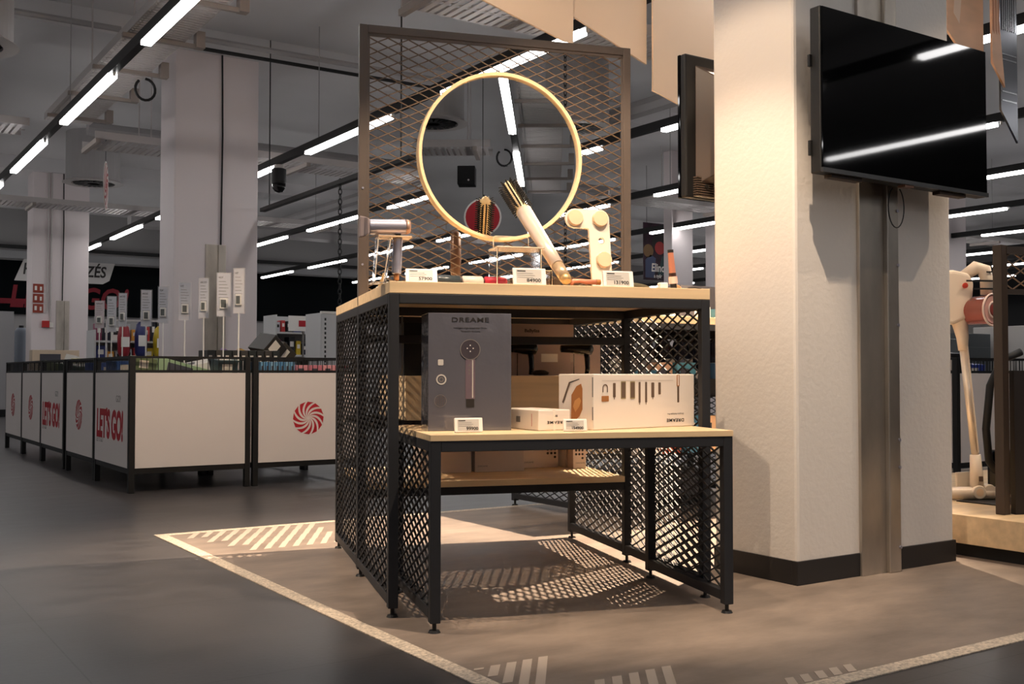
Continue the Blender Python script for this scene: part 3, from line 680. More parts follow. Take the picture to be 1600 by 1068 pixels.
MB_ = small_box('button printed box at the right end of the lower shelf', tw(.930, 1.0, .3345), TROT + .03, .058, .06, .15, cardd); t, F = MB_
for i in range(3):
    for j in range(3):
        if j < 2 or i == 2: plate('printed_button', [disc(.014 + .014 * i, .075 - .016 * j, .005, 10)], F, .0004, darkp, t)

# ------------------------------------------------------------------ things on the riser behind
t = thing('styler_carton', 'closed pale cardboard box with dark lettering standing behind the middle rail', 'box', tw(.62, .96, .8495), TROT)
MB().box(0, .30, 0, .2, 0, .075).build('carton', tan, t, .002)
F = frame((0, -.0006, 0), (1, 0, 0), (0, 0, 1)); words('BaByliss', F @ Matrix.Translation((.09, .042, 0)), .018, darkp, t, 'brand_lettering', .0005, th=.0003, stretch=1.1)
MB().box(-.003, .14, -.02, .2, -.006, -.0005).build('lit_lid_edge', card, t)  # white strip paints the light caught on the lid edge
t = thing('display_backboard', 'mauve grey backboard standing on the oak riser behind the hair dryers', 'display board', tw(.55, .958, .7165), TROT)
MB().box(0, .485, 0, .016, 0, .125).build('board', tan, t, .001)
MB().box(.23, .30, -.0015, 0, .055, .088).build('white_label', white, t)
t = thing('black_carton', 'black carton at the left end of the oak riser', 'box', tw(.19, .80, .7165), TROT)
MB().box(0, .20, 0, .20, 0, .20).build('carton', black, t, .003); MB().box(.135, .20, -.004, 0, .115, .145).build('silver_band', silver, t)
tag(MB().bar(tw(.165, .70, .7165), tw(.165, .70, .9335), .006, .006).build('thin_post', greyp), 'thin grey post left of the black carton', 'post')
def small_dryer(label, p, rz, grp='black hair dryers on the riser'):
    t = thing('black_hair_dryer', label, 'hair dryer', p, rz, group=grp)
    M = frame((0, 0, .105), (0, 1, 0), (0, 0, 1))
    MB().lathe([(.004, -.075), (.014, -.074), (.016, -.03), (.022, .0), (.025, .03), (.023, .05), (.010, .058)], 20, M).build('barrel', blackgloss, t, smooth=True)
    MB().tube([(.028, 0, .10), (.034, 0, .07), (.036, 0, .03), (.034, 0, .004)], [.011, .011, .010, .010], 10).build('grip', blackgloss, t, smooth=True)
    MB().box(-.03, -.026, -.02, .02, 0, .085).build('acrylic_leg', acryl, t); MB().box(-.035, .05, -.025, .025, .0005, .004).build('acrylic_base', acryl, t)
small_dryer('black hair dryer on clear stand, left one above the oak riser', tw(.655, .80, .7165), TROT)
small_dryer('black hair dryer on clear stand, right one above the oak riser', tw(.885, .80, .7165), TROT)
tag(MB().lathe([(.001, 0), (.03, .003), (.034, .012), (.02, .02), (.001, .022)], 20, Matrix.Translation(tw(.70, .72, .7166))).build('round_brush_head', black), 'small black bristle head lying on the riser below the left dryer', 'brush')

# ------------------------------------------------------------------ goods on the tall table
ZT = 1.0005
# silver hair dryer on clear stand
t = thing('hair_dryer', 'silver lilac hair dryer on a clear stand, left end of the tall table', 'hair dryer', tw(.0, .12, ZT), TROT)
MB().cyl((-.075 + .030, 0, .1755), (.070, 0, .1795), .0235, n=32).build('barrel', silver, t, .004, smooth=False, seg=3)
MB().lathe([(.0235, 0), (.0225, .008), (.019, .014), (.001, .015)], 32, frame((.070, 0, .1795), (0, 1, 0), (0, 0, 1))).build('rear_filter', mat('rose metal grille', rgb(196, 160, 140), .35, .6), t, smooth=True)
b = MB(); v = []
for x, hy, hz in ((-.045, .023, .023), (-.052, .024, .026), (-.058, .012, .031), (-.074, .010, .033)):
    v += [(x, y, z + .1745) for y, z in ((-hy, -hz), (hy, -hz), (hy, hz), (-hy, hz))]
f = [(0, 3, 2, 1), (12, 13, 14, 15)]
for i in range(3): f += [(i * 4 + k, i * 4 + (k + 1) % 4, i * 4 + 4 + (k + 1) % 4, i * 4 + 4 + k) for k in range(4)]
b.add(v, f).build('nozzle', mat('matt lilac plastic', rgb(150, 136, 136), .45), t, .006)
MB().cyl((.046, 0, .150), (.047, 0, .158), .009, n=16).build('neck', darkp, t)
MB().cyl((.042, 0, .032), (.046, 0, .150), .0150, n=28).build('handle', silver, t, .003)
MB().cyl((.0415, 0, .012), (.042, 0, .032), .0085, n=16).build('cord_sleeve', brownp, t, .002)
MB().tube([(.0415, 0, .014), (.043, .01, .008), (.06, .05, .006), (.09, .12, .005), (.10, .2, .005)], .004, 8).build('power_cord', black, t)
t = thing('clear_stand', 'clear acrylic stand under the silver hair dryer', 'display stand', tw(.0, .12, ZT), TROT)
b = MB(); b.bar((-.030, -.005, 0), (-.018, 0, .142), .004, .05, (0, 1, 0)); b.bar((.005, 0, 0), (.022, 0, .142), .004, .05, (0, 1, 0)); b.build('upright', acryl, t, .001)
b = MB(); b.box(-.020, .085, -.035, .035, .142, .147); b.build('cradle', mat('frosted amber acrylic', rgb(240, 205, 165), .25, trans=.3), t, .001)
MB().box(-.04, .035, -.04, .04, 0, .004).build('base_plate', acryl, t, .001)
edge = mat('acrylic edge glint', rgb(250, 226, 196), .3)  # opaque cream wires paint the glints along the clear acrylic edges
b = MB(); b.tube([(-.030, -.031, .004), (-.020, -.031, .135), (-.016, -.031, .139), (.012, -.031, .139), (.018, -.031, .133), (-.004, -.031, .004)], .0011, 6); b.build('edge_glint', edge, t)
# small glossy accessory tips at the left edge
for k, (u, v, lab) in enumerate(((-.004 + .02, .30, 'small gold spatula leaning at the left table edge, nearer'), (.03, .36, 'small gold spatula leaning at the left table edge, farther'))):
    t = thing('styling_clip', lab, 'hair clip', tw(u, v, ZT), TROT); MB().bar((0, 0, .002), (.018, 0, .05), .010, .005, (0, 1, 0)).build('blade', gold2, t, .002); MB().box(-.008, .008, -.01, .01, 0, .006).build('base', white, t, .002)
price_tag('tilted price tag in front of the silver hair dryer', tw(.105, .035, ZT), TROT - .10, '57900', tilt=-.45, s=1.15)
# clear block stand under the hot brush
t = thing('clear_stand', 'clear acrylic block stand supporting the large hot air brush', 'display stand', tw(.44, .17, ZT), TROT)
b = MB()
for x in (-.075, .068): b.box(x, x + .004, -.05, .05, 0, .125)
b.box(-.071, .068, -.05, -.046, 0, .125); b.build('block_wall', acryl, t)
MB().box(-.075, .085, -.05, .06, .125, .131).build('top_plate', mat('lit acrylic plate', rgb(250, 232, 210), .2, trans=.55), t, .002)
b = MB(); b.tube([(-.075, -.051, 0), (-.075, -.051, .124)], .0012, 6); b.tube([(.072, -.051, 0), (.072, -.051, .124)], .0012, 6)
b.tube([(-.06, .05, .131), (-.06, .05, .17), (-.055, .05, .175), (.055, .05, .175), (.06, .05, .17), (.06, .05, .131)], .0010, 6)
b.build('edge_glint', edge, t)
# large hot air brush, leaning back to the left
t = thing('hot_air_brush', 'large champagne hot air brush leaning diagonally in front of the round mirror', 'hair styler', tw(.578, .055, ZT + .018), TROT)
A = Vector((0, 0, 0)); Bv = Vector((.498 - .578, .48 - .055, 1.398 - 1.0185)); Lg = Bv.length; dz = Bv.normalized()
xa = Vector((1, 0, 0)); xa = (xa - dz * xa.dot(dz)).normalized(); M = frame(A, xa, dz.cross(xa))
def lz(prof, name, m, n=32): return MB().lathe(prof, n, M).build(name, m, t, smooth=True)
lz([(.010, -.004), (.0165, 0), (.0180, .012), (.0190, .02)], 'end_collar', gold2)
lz([(.0190, .02), (.0200, .08)], 'lower_grip', mat('brushed beige metal', rgb(206, 180, 146), .35, .5))
lz([(.0212, .082), (.0235, .20), (.0262, Lg * .55), (.0275, Lg * .68)], 'body', mat('pearl champagne plastic', rgb(226, 206, 188), .28, .25))
lz([(.0275, Lg * .68), (.0280, Lg * .69), (.0225, Lg * .70)], 'shoulder_ring', gold)
hl0, hl1 = Lg * .70, Lg * .985
lz([(.0190, hl0), (.0190, hl1 - .01), (.014, hl1), (.006, hl1 + .003), (.006, hl1 + .010), (.001, hl1 + .012)], 'brush_core', mat('pale gold plastic', rgb(226, 204, 160), .4))
b = MB(); tip = MB()
for i in range(12):
    a = 2 * PI * i / 12
    for k in range(14):
        z = hl0 + .006 + (hl1 - hl0 - .012) * (k + (.5 if i % 2 else 0)) / 14
        d = Vector((math.cos(a), math.sin(a), 0)); b.bar(M @ (d * .0190 + Vector((0, 0, z))), M @ (d * .0385 + Vector((0, 0, z))), .0036, .0036)
b.build('bristles', black, t)['kind'] = 'stuff'
b = MB()
for i in range(6):
    a = 2 * PI * (i + .25) / 6; d = Vector((math.cos(a), math.sin(a), 0))
    b.bar(M @ (d * .0203 + Vector((0, 0, hl0))), M @ (d * .0203 + Vector((0, 0, hl1 - .006))), .0055, .0025, (M.to_3x3() @ d))
b.build('gold_rib', MATS['pale gold plastic'], t)
plate('logo', [rrect(-.0012, 0, .0012, .05, .001)], M @ frame((0, -.0246, .17), (1, 0, 0), (0, .012, 1)), .0003, palep, t)
# rear styler behind the mesh
t = thing('hot_air_brush', 'dark brown and gold upright styler behind the mesh, below the left half of the mirror', 'hair styler', tw(.395, .83, ZT), TROT)
MB().lathe([(.030, 0), (.030, .012), (.016, .02)], 24).build('base', gold2, t); MB().lathe([(.018, .02), (.018, .075)], 24).build('lower_grip', mat('amber metal', rgb(176, 130, 76), .35, .5), t, smooth=True)
MB().lathe([(.0175, .075), (.021, .16), (.020, .26), (.008, .27)], 24).build('body', mat('dark bronze', rgb(84, 60, 46), .35, .3), t, smooth=True)
price_tag('price tag in front of the clear block stand', tw(.447, .028, ZT), TROT, '84900', s=1.28)
# clear bottle-like tubes lying along the table
for (u0, u1, v, m, lab) in ((.15, .255, .16, 'grey', 'dark grey tipped clear tube lying beside the first price tag'), (.26, .33, .165, 'clear', 'clear tube lying left of the red one'), (.335, .41, .17, 'red', 'red tube lying left of the clear block stand')):
    mm = {'grey': mat('dark teal plastic', rgb(52, 60, 64), .25), 'clear': mat('milky plastic', rgb(214, 200, 188), .25), 'red': mat('raspberry gloss plastic', rgb(186, 50, 66), .2)}[m]
    t = thing('accessory_tube', lab, 'hair accessory', tw(u0, v, ZT + .0185), TROT)
    MB().lathe([(.012, 0), (.0175, .004), (.0175, (u1 - u0) - .004), (.012, u1 - u0)], 24, frame((0, 0, 0), (0, 1, 0), (0, 0, 1))).build('tube_body', mm, t, smooth=True)
    MB().cyl((.0, 0, 0), (-.006, 0, 0), .010, n=16).build('cap', darkp, t)
# cream angled pad holder
t = thing('angled_pad_holder', 'cream angled upright plate with three round beige pads and one hole', 'accessory stand', tw(.655, .135, ZT), TROT)
tilt = -.10; MT = Matrix.Rotation(tilt, 4, 'X') @ frame((0, 0, .002), (1, 0, 0), (0, 0, 1))
arc = lambda cx, cy, r, a0, a1, n=10: [(cx + r * math.cos(math.radians(a0 + (a1 - a0) * k / n)), cy + r * math.sin(math.radians(a0 + (a1 - a0) * k / n))) for k in range(n + 1)]
o1 = [(.036, 0), (.106, 0)] + arc(.070, .232, .032, 0, 90) + arc(-.018, .232, .032, 90, 270) + arc(.024, .194, .006, 90, 0, 4)
plate('upright_plate', [o1, disc(.072, .160, .0100)], MT, .012, cream, t)
plate('hole_rim', [disc(.072, .160, .0108), disc(.072, .160, .0096)], MT @ Matrix.Translation((0, 0, .012)), .0006, gold, t)
for (x, y) in ((-.018, .232), (.069, .232), (.077, .095)):
    MB().lathe([(.0265, .012), (.0265, .021), (.0245, .0245), (.001, .025)], 32, MT @ Matrix.Translation((x, y, 0))).build('round_pad', beige, t, smooth=False)
MB().box(.035, .112, -.03, .045, 0, .006).build('foot_plate', cream, t, .002)
price_tag('price tag in front of the cream angled holder', tw(.742, .022, ZT), TROT + .02, '131900', s=1.25)
# low accessories right of the brush
t = thing('rose_styler_head', 'short rose gold curved styler head lying left of the third price tag', 'hair accessory', tw(.60, .08, ZT), TROT)
MB().box(.0, .10, -.015, .015, 0, .006).build('base', mat('tan leather', rgb(170, 130, 96), .5), t, .002)
MB().tube([(.0, 0, .008), (.008, 0, .020), (.03, 0, .022), (.05, 0, .020), (.085, 0, .019)], [.006, .008, .0075, .008, .0085], 12).build('barrel', rose, t, smooth=True)
MB().cyl((.086, 0, .019), (.10, 0, .019), .009, n=16).build('tip', brownp, t)
t = thing('grey_jar', 'small dark grey round jar beside the foot of the large brush', 'jar', tw(.600, .13, ZT), TROT)
MB().lathe([(.018, 0), (.019, .003), (.019, .028), (.016, .031)], 24).build('body', mat('slate plastic', rgb(80, 84, 90), .4), t, smooth=False); MB().lathe([(.0165, .0312), (.0165, .037), (.014, .039)], 24).build('lid', darkp, t)
# copper curling stick standing upright
t = thing('curling_stick', 'slim copper curling stick with dark bands standing near the right table end', 'hair styler', tw(.978, .12, ZT), TROT)
MS = Matrix.Rotation(.02, 4, 'X') @ Matrix.Rotation(-.10, 4, 'Y')
for r0, z0, r1, z1, nm, mm in ((.0105, 0, .011, .024, 'dark_base', darkp), (.0150, .024, .0150, .048, 'pink_collar', mat('pale pink plastic', rgb(236, 196, 180), .4)), (.0125, .048, .0125, .060, 'bronze_band', mat('bronze band', rgb(78, 52, 44), .3, .4)), (.0115, .060, .0095, .128, 'barrel', rose), (.0100, .128, .0100, .138, 'top_cap', darkp)):
    MB().lathe([(r0, z0), (r1, z1)], 24, MS).build(nm, mm, t)
MB().box(-.045, .02, -.025, .025, -.0003, .003).build('white_mat', white, t)
# olive cloth roll, gold knob, glasses-like clips
t = thing('olive_pouch', 'flat olive pouch lying behind the third price tag', 'pouch', tw(.80, .14, ZT), TROT)
b = MB(); pts = [(.10 * k / 8, 0, .010 + .006 * math.sin(PI * k / 8)) for k in range(9)]; b.tube(pts, [.004, .009, .011, .011, .010, .009, .008, .006, .003], 10); b.build('pouch_body', mat('olive cloth', rgb(92, 86, 66), .8), t, smooth=True)
MB().bar((.09, 0, .010), (.115, 0, .004), .004, .003).build('zip_pull', silver, t)
t = thing('gold_knob', 'round gold knob lying at the right end of the tall table', 'hair accessory', tw(1.02, .21, ZT + .014), TROT)
MB().lathe([(.010, 0), (.0155, .004), (.0165, .018), (.0140, .028), (.008, .036)], 24, frame((-.01, 0, 0), (0, 1, 0), (0, 0, 1))).build('knob_body', mat('wood gold', rgb(206, 160, 110), .35, .3), t, smooth=True)
MB().cyl((.026, 0, 0), (.036, 0, 0), .005, n=12).build('stem', silver, t)
tag(MB().tube([tw(1.0, .06, ZT + .004), tw(1.01, .08, ZT + .007), tw(1.03, .07, ZT + .009), tw(1.045, .05, ZT + .004)], .0022, 6).build('wire_clip', darkp), 'thin dark wire clip at the right front table corner', 'clip')
t = thing('white_plug', 'small white plug at the right end of the tall table', 'plug', tw(1.01, .30, ZT), TROT); MB().box(0, .03, 0, .03, 0, .045).build('plug_body', white, t, .004); MB().tube([(.015, .03, .01), (.012, .08, .006), (-.03, .12, .005)], .003, 6).build('cord', white, t)
t = thing('dark_caddy', 'low black open accessory caddy on the rear half of the tall table', 'caddy', tw(.62, .86, ZT), TROT)
b = MB(); b.box(0, .34, 0, .004, 0, .10); b.box(0, .34, .14, .144, 0, .06); b.box(0, .004, 0, .144, 0, .08); b.box(.336, .34, 0, .144, 0, .08); b.box(0, .34, 0, .144, 0, .004); b.build('tray', mat('smoked brown plastic', rgb(64, 52, 40), .4), t, .002); MB().box(.05, .06, .03, .1, .004, .09).build('divider', darkp, t)
t = thing('clear_stand', 'small clear acrylic cube right of the large hot air brush', 'display stand', tw(.545, .30, ZT), TROT)
b = MB(); b.box(-.05, -.046, -.04, .04, 0, .07); b.box(.046, .05, -.04, .04, 0, .07); b.box(-.046, .046, -.04, .04, .066, .07); b.build('block_wall', acryl, t); b = MB(); b.tube([(.05, -.041, 0), (.05, -.041, .07), (-.05, -.041, .07)], .001, 6); b.build('edge_glint', edge, t)

# ------------------------------------------------------------------ promotion bins with printed panels
BW, BD, BH = .755, .93, .83
def bin_(label, x, y, w=BW, d=BD, left=None, front=None, group='black steel promotion bins with white panels'):
    t = thing('promotion_bin', label, 'bin', (x, y, 0), group=group); p = .035
    for px in (0, w - p):
        for py in (0, d - p): MB().box(px, px + p, py, py + p, 0, BH).build('post', black, t, .002)
    def side(x0, x1, y0, y1, wall):
        MB().box(x0, x1, y0, y1, .115, .150).build('bottom_rail', black, t); MB().box(x0, x1, y0, y1, .729, .745).build('middle_rail', black, t)
        MB().box(x0, x1, y0, y1, BH - .014, BH).build('top_rail', black, t)
        b = MB(); n = int(max(x1 - x0, y1 - y0) / .034)
        for k in range(1, n):
            if x1 - x0 > y1 - y0: xx = x0 + (x1 - x0) * k / n; b.box(xx - .002, xx + .002, (y0 + y1) / 2 - .002, (y0 + y1) / 2 + .002, .745, BH - .014)
            else: yy = y0 + (y1 - y0) * k / n; b.box((x0 + x1) / 2 - .002, (x0 + x1) / 2 + .002, yy - .002, yy + .002, .745, BH - .014)
        b.box(x0 + .003, x1 - .003, y0 + .003, y1 - .003, .775, .779) if False else None
        b.build('grille', black, t)
    side(p, w - p, .004, .016, 1); side(p, w - p, d - .016, d - .004, 1); side(.004, .016, p, d - p, 0); side(w - .016, w - .004, p, d - p, 0)
    fr = MB().box(p + .001, w - p - .001, -.002, .004, .15, .728).build('front_panel', panelw, t)
    lf = MB().box(-.002, .004, p + .001, d - p - .001, .15, .728).build('side_panel', panelw, t)
    MB().box(.02, w - .02, .02, d - .02, .40, .412).build('bin_floor', black, t)
    ML = frame((-.0024, d / 2, .43), (0, -1, 0), (0, 0, 1)); MF = frame((w / 2, -.0024, .43), (1, 0, 0), (0, 0, 1))
    for kind, M, pr in ((left, ML, lf), (front, MF, fr)):
        if kind == 'swirl': swirl(M, .108, redp, pr, 'swirl_emblem')
        if kind == 'text':
            words("LET'S GO!", M @ Matrix.Translation((-.385, -.115, 0)), .245, redp, pr, 'slogan_lettering', .011, 'LEFT', .70, .06, .0004, .95)
            words('LET\'S GO', M @ Matrix.Translation((-.385, -.155, 0)), .05, greyp, pr, 'outline_lettering', 0, 'LEFT', .9, .06, .0002)
            words('GO!', M @ Matrix.Translation((.14, .115, 0)), .06, greyp, pr, 'outline_lettering', 0, 'LEFT', 1.1, .06, .0002)
    return t
ys = [6.64, 7.585, 8.60, 9.535, 10.475]
kinds = ['text', 'swirl', 'text', 'swirl', 'swirl']
names = ['nearest corner promotion bin with blank front and slogan on its side', 'second promotion bin from the corner, swirl emblem on its side', 'middle promotion bin of the side row, slogan on its side',
         'fourth promotion bin of the side row, swirl emblem on its side', 'farthest promotion bin of the side row, beside the grey wall unit']
for y, k, n in zip(ys, kinds, names): bin_(n, 1.632, y, left=k)
bin_('promotion bin with a red swirl on its front, partly behind the display table', 2.405, 6.64, front='swirl')
bin_('promotion bin in the second row behind the red swirl bin', 2.405, 7.585)
bin_('promotion bin right of the pillar, behind the vacuum cleaner', 6.20, 4.15, w=.9, d=.8)

# goods inside and on top of the bins
def goods(label, c, size, rot, tilt, col, name='product_box', group='boxed goods in the promotion bins', tx=0, rough=.4):
    t = thing(name, label, 'box', c, rot, group=group); w, d, h = size
    m = mat('carton %d %d %d' % col, rgb(*col), rough)
    R = Matrix.Rotation(tilt, 4, 'X') @ Matrix.Rotation(tx, 4, 'Y')
    b = MB().obox((0, 0, 0), (w, d, h), 0, tilt, tx); b.build('carton', m, t, .003)
    lab = mat('label ' + ('light' if sum(col) < 360 else 'dark'), rgb(222, 214, 200) if sum(col) < 360 else rgb(70, 70, 80), .5)
    b = MB().box(-w * .34, w * .1, -d / 2 - .001, -d / 2 - .0004, -h * .3, h * .3); b.v = [tuple(R @ Vector(v)) for v in b.v]; b.build('printed_label', lab, t)
    b = MB().box(-w * .34, w * .2, -d * .3, d * .25, h / 2 + .0004, h / 2 + .001); b.v = [tuple(R @ Vector(v)) for v in b.v]; b.build('printed_label', lab, t)
    return t
G = [('pale green carton lying tilted in the corner bin', (1.98, 6.95, .735), (.42, .3, .10), .3, .0, (150, 176, 140), .22),
     ('olive green carton at the left end of the corner bin', (1.74, 6.76, .785), (.13, .12, .08), .1, .1, (104, 118, 84), .1),
     ('white carton leaning in the corner bin behind the green one', (2.15, 7.22, .74), (.3, .3, .09), -.3, .1, (214, 212, 206), -.2),
     ('small blue carton in the corner bin near its left side', (1.74, 7.30, .745), (.13, .2, .12), .1, 0, (44, 84, 150), 0),
     ('dark teal carton at the right side of the corner bin', (2.27, 6.78, .755), (.15, .16, .12), .0, .1, (40, 60, 64), 0),
     ('blue carton in the second bin', (1.78, 7.95, .72), (.18, .25, .16), .2, 0, (44, 78, 150), 0),
     ('navy carton in the second bin, farther side', (2.1, 8.2, .70), (.25, .3, .16), -.2, .1, (40, 48, 84), .1),
     ('dark green carton in the middle bin', (1.86, 9.0, .70), (.28, .3, .18), .3, .1, (50, 74, 54), 0),
     ('olive carton in the fourth bin', (1.9, 9.9, .72), (.3, .34, .18), .1, .1, (96, 104, 64), .1),
     ('pale yellow carton on top of the fourth bin', (2.05, 9.7, .795), (.24, .2, .1), .5, .1, (214, 204, 150), 0),
     ('beige carton standing on the farthest bin', (1.98, 10.9, .85), (.42, .14, .19), .02, 0, (216, 196, 172), 0),
     ('crumpled white pack on the farthest bin', (2.10, 10.62, .83), (.14, .12, .1), .8, .2, (226, 222, 216), .3)]
for lab, c, s, r, ti, col, tx in G: goods(lab, c, s, r, ti, col, tx=tx)
# blue and pink packs side by side in the swirl bin
names9 = ['leftmost', 'second', 'third', 'fourth', 'fifth', 'sixth', 'seventh']
for k in range(7):
    goods('%s of the light blue packs standing in the red swirl bin' % names9[k], (2.475 + .034 * k, 6.76, .735), (.028, .2, .13), 0, 0, [(110, 160, 196), (88, 140, 182), (130, 172, 200)][k % 3], 'card_pack', 'packs in the red swirl bin')
for k in range(4):
    goods('%s of the pink packs right of the blue ones in the red swirl bin' % names9[k], (2.75 + .095 * k, 6.76, .725), (.088, .2, .11), 0, 0, [(208, 140, 150), (196, 120, 134), (214, 150, 156), (150, 60, 84)][k], 'card_pack', 'packs in the red swirl bin')
goods('long crimson pack under the blue packs in the swirl bin', (2.78, 6.90, .63), (.62, .16, .10), 0, 0, (150, 20, 50))
# dark packs behind the near signs
for k in range(9): goods('%s of the dark packs in a row behind the corner bin' % (names9 + ['eighth', 'last'])[k], (2.46 + .062 * k, 7.78, .80), (.054, .22, .19), 0, 0, [(52, 52, 50), (66, 62, 58), (44, 48, 46)][k % 3], 'dark_pack', 'dark packs behind the corner bin')
goods('dark carton tilted on its corner behind the dark packs', (2.98, 7.92, .92), (.16, .2, .16), .3, .1, (44, 40, 36), tx=.75)
goods('second dark carton tilted beside the first', (3.10, 8.0, .88), (.15, .2, .14), .2, .1, (60, 54, 46), tx=.7)
goods('purple and white pack leaning in the second row bin', (2.78, 8.35, .80), (.14, .05, .22), .2, .2, (150, 120, 170), tx=.4)
goods('gold pack leaning beside the purple one', (2.88, 8.30, .80), (.09, .05, .24), .2, .1, (200, 160, 90), tx=.35)

# sign holders standing in the bins
sg = [(2.282, 10.42, 1.148, .070, 'farthest clear sign holder, pinkish sheet, right of the far left column'), (2.238, 9.753, 1.09, .065, 'clear sign holder second from the far end'), (2.225, 9.31, 1.12, .055, 'narrow clear sign holder third from the far end'),
      (2.298, 8.843, 1.108, .071, 'clear sign holder standing alone before the dark band'), (2.323, 8.44, 1.119, .064, 'clear sign holder at the left edge of the wide column'), (2.347, 7.95, 1.124, .071, 'clear sign holder in front of the wide column, left of its steel plate'),
      (2.354, 7.52, 1.119, .055, 'narrow clear sign holder just left of the steel plate'), (2.345, 7.06, 1.11, .078, 'widest clear sign holder, in front of the steel plate'), (2.325, 6.70, 1.115, .056, 'nearest and tallest clear sign holder, at the right of the wide column')]
sheet = mat('printed white sheet', rgb(206, 206, 214), .45)
for i, (x, y, z0, w, lab) in enumerate(sg):
    t = thing('sign_holder', lab, 'sign', (x, y, .413), [-.35, -.3, -.4, -.15, -.35, -.2, -.45, -.2, -.45][i], group='clear sign holders in the bins')
    w = w * 1.12; z = z0 - .413; h = 1.40 - z0
    MB().cyl((0, 0, 0), (0, 0, z), .005, n=8).build('pole', white, t)
    MB().box(-w / 2, w / 2, -.003, 0, z, z + h).build('sheet', sheet if i else mat('pinkish sheet', rgb(196, 180, 186), .45), t)
    MB().box(-w / 2 - .006, w / 2 + .008, -.0045, -.0035, z - .006, z + h + .006).build('clear_sleeve', mat('clear sleeve', (1, 1, 1, 1), .05, alpha=.12), t)
    b = MB()
    for k in range(6): b.box(-w * .38, w * (.15 + .1 * (k % 3)), -.0034, -.0031, z + h * (.80 - .075 * k), z + h * (.815 - .075 * k))
    b.build('printed_line', greyp, t)
    words(['AJÁNLAT', 'TOP', 'AKCIÓ', 'AKCIÓ', 'TOP', 'HIT', 'AKCIÓ', 'HOT', 'HIT'][i], frame((-w * .4, -.0032, z + h * .88), (1, 0, 0), (0, 0, 1)), .018, darkp, t, 'heading_lettering', .0005, stretch=.8)
    MB().box(-w * .32, w * .30, -.022, -.005, z + h * .17, z + h * .42).build('electronic_tag', white, t, .003)
    MB().box(-w * .24, w * .14, -.0232, -.022, z + h * .20, z + h * .38).build('tag_display', mat('dark e ink', rgb(96, 100, 98), .4), t)

# ------------------------------------------------------------------ back wall band and lettering
navy = mat('very dark blue green band', rgb(5, 8, 10), .9, spec=.1)
t = thing('wall_sign_band', 'wide dark sign band along the back wall with white and red lettering', 'sign', (0, 24.99, 0))
MB().box(-8.9, 31.5, -.06, 0, 2.00, 3.15).build('band_panel', navy, t)
MB().box(-8.9, 31.5, -.08, 0, 3.19, 3.36).build('upper_trim', mat('grey trim', rgb(150, 150, 152), .6), t)
MB().box(-8.9, 31.5, -.20, -.08, 3.40, 3.47).build('black_rail', black, t)
F = frame((0, -.062, 0), (1, 0, 0), (0, 0, 1))
plate('white_label', [[(3.70, 2.72), (5.52, 2.72), (5.66, 2.80), (5.80, 3.28), (3.92, 3.28)]], F, .01, mat('pale label', rgb(196, 192, 190), .6), t)
words('HITELINTÉZÉS', F @ Matrix.Translation((3.86, 2.87, .0101)), .34, darkp, t, 'label_lettering', .008, stretch=.80, shear=.15)
words("LET'S GO!", F @ Matrix.Translation((3.60, 2.16, 0)), .66, darkred, t, 'slogan_lettering', .016, stretch=.86, shear=.15)
MB().box(2.4, 3.95, -.065, -.06, 2.22, 2.33).build('red_stripe', darkred, t)
# grey wall unit at the far left
t = thing('grey_wall_unit', 'tall plain grey unit at the left picture edge beyond the bins', 'cabinet', (2.0, 19.5, 0))
MB().box(0, .90, 0, .6, .12, 1.76).build('cabinet_body', mat('pale grey laminate', rgb(168, 168, 170), .6), t, .004); MB().box(0, .90, .03, .6, 0, .119).build('plinth', black, t)
t = thing('silver_roll', 'grey blue upright cylinder between the wall unit and the far left column', 'cylinder', (3.14, 20.3, 0))
MB().lathe([(.10, 0), (.11, .02), (.11, 1.46), (.07, 1.52)], 24).build('cylinder_body', mat('grey blue plastic', rgb(120, 128, 140), .5), t, smooth=True); MB().cyl((0, 0, 1.52), (0, 0, 1.56), .04, n=12).build('cap', black, t)

# white wall shelving with goods, beyond the bins
def gondola(label, x0, x1, y, z1, shelves, loc='white metal shelving with goods'):
    t = thing('wall_shelving', label, 'shelving', (x0, y, 0), group=loc); w = x1 - x0; wm = mat('white shelving metal', rgb(206, 206, 206), .5)
    MB().box(0, w, .42, .45, 0, z1).build('back_panel', wm, t)
    for xx in (0, w - .02): MB().box(xx, xx + .02, 0, .42, 0, z1).build('end_panel', wm, t)
    for z in shelves: MB().box(.021, w - .021, .0, .419, z, z + .025).build('shelf', wm, t)
    return t
cols = [(190, 60, 60), (60, 70, 130), (210, 180, 50), (230, 226, 220), (40, 40, 44), (140, 60, 90), (200, 200, 206), (90, 120, 90), (170, 170, 176), (30, 34, 50), (220, 150, 60), (120, 150, 180)]
cn = ['red', 'dark blue', 'yellow', 'white', 'black', 'plum', 'silver', 'green', 'grey', 'navy', 'orange', 'pale blue']
gondola('white shelving seen between the two left columns', 3.05, 4.35, 14.2, 1.28, (.2, .55, .85, 1.12))
gondola('white shelving right of the wide column', 5.15, 6.55, 13.4, 1.50, (.2, .6, .95, 1.25))
gondola('tall white shelving with black slots beside the tall display table', 5.05, 5.50, 11.7, 1.44, (.2, .6, 1.0))
t = thing('slotted_end_panel', 'white shelving end panel with a row of black slots, left of the tall display table', 'shelving', (5.00, 11.55, 0))
MB().box(0, .60, 0, .02, 0, 1.42).build('panel', MATS['white shelving metal'], t); MB().box(-.01, .62, -.01, .03, 1.421, 1.45).build('top_cap', white, t)
for k in range(24): MB().box(.035, .055, -.002, -.0001, .1 + .054 * k, .13 + .054 * k).build('slot', black, t)
rs = random.Random(3)
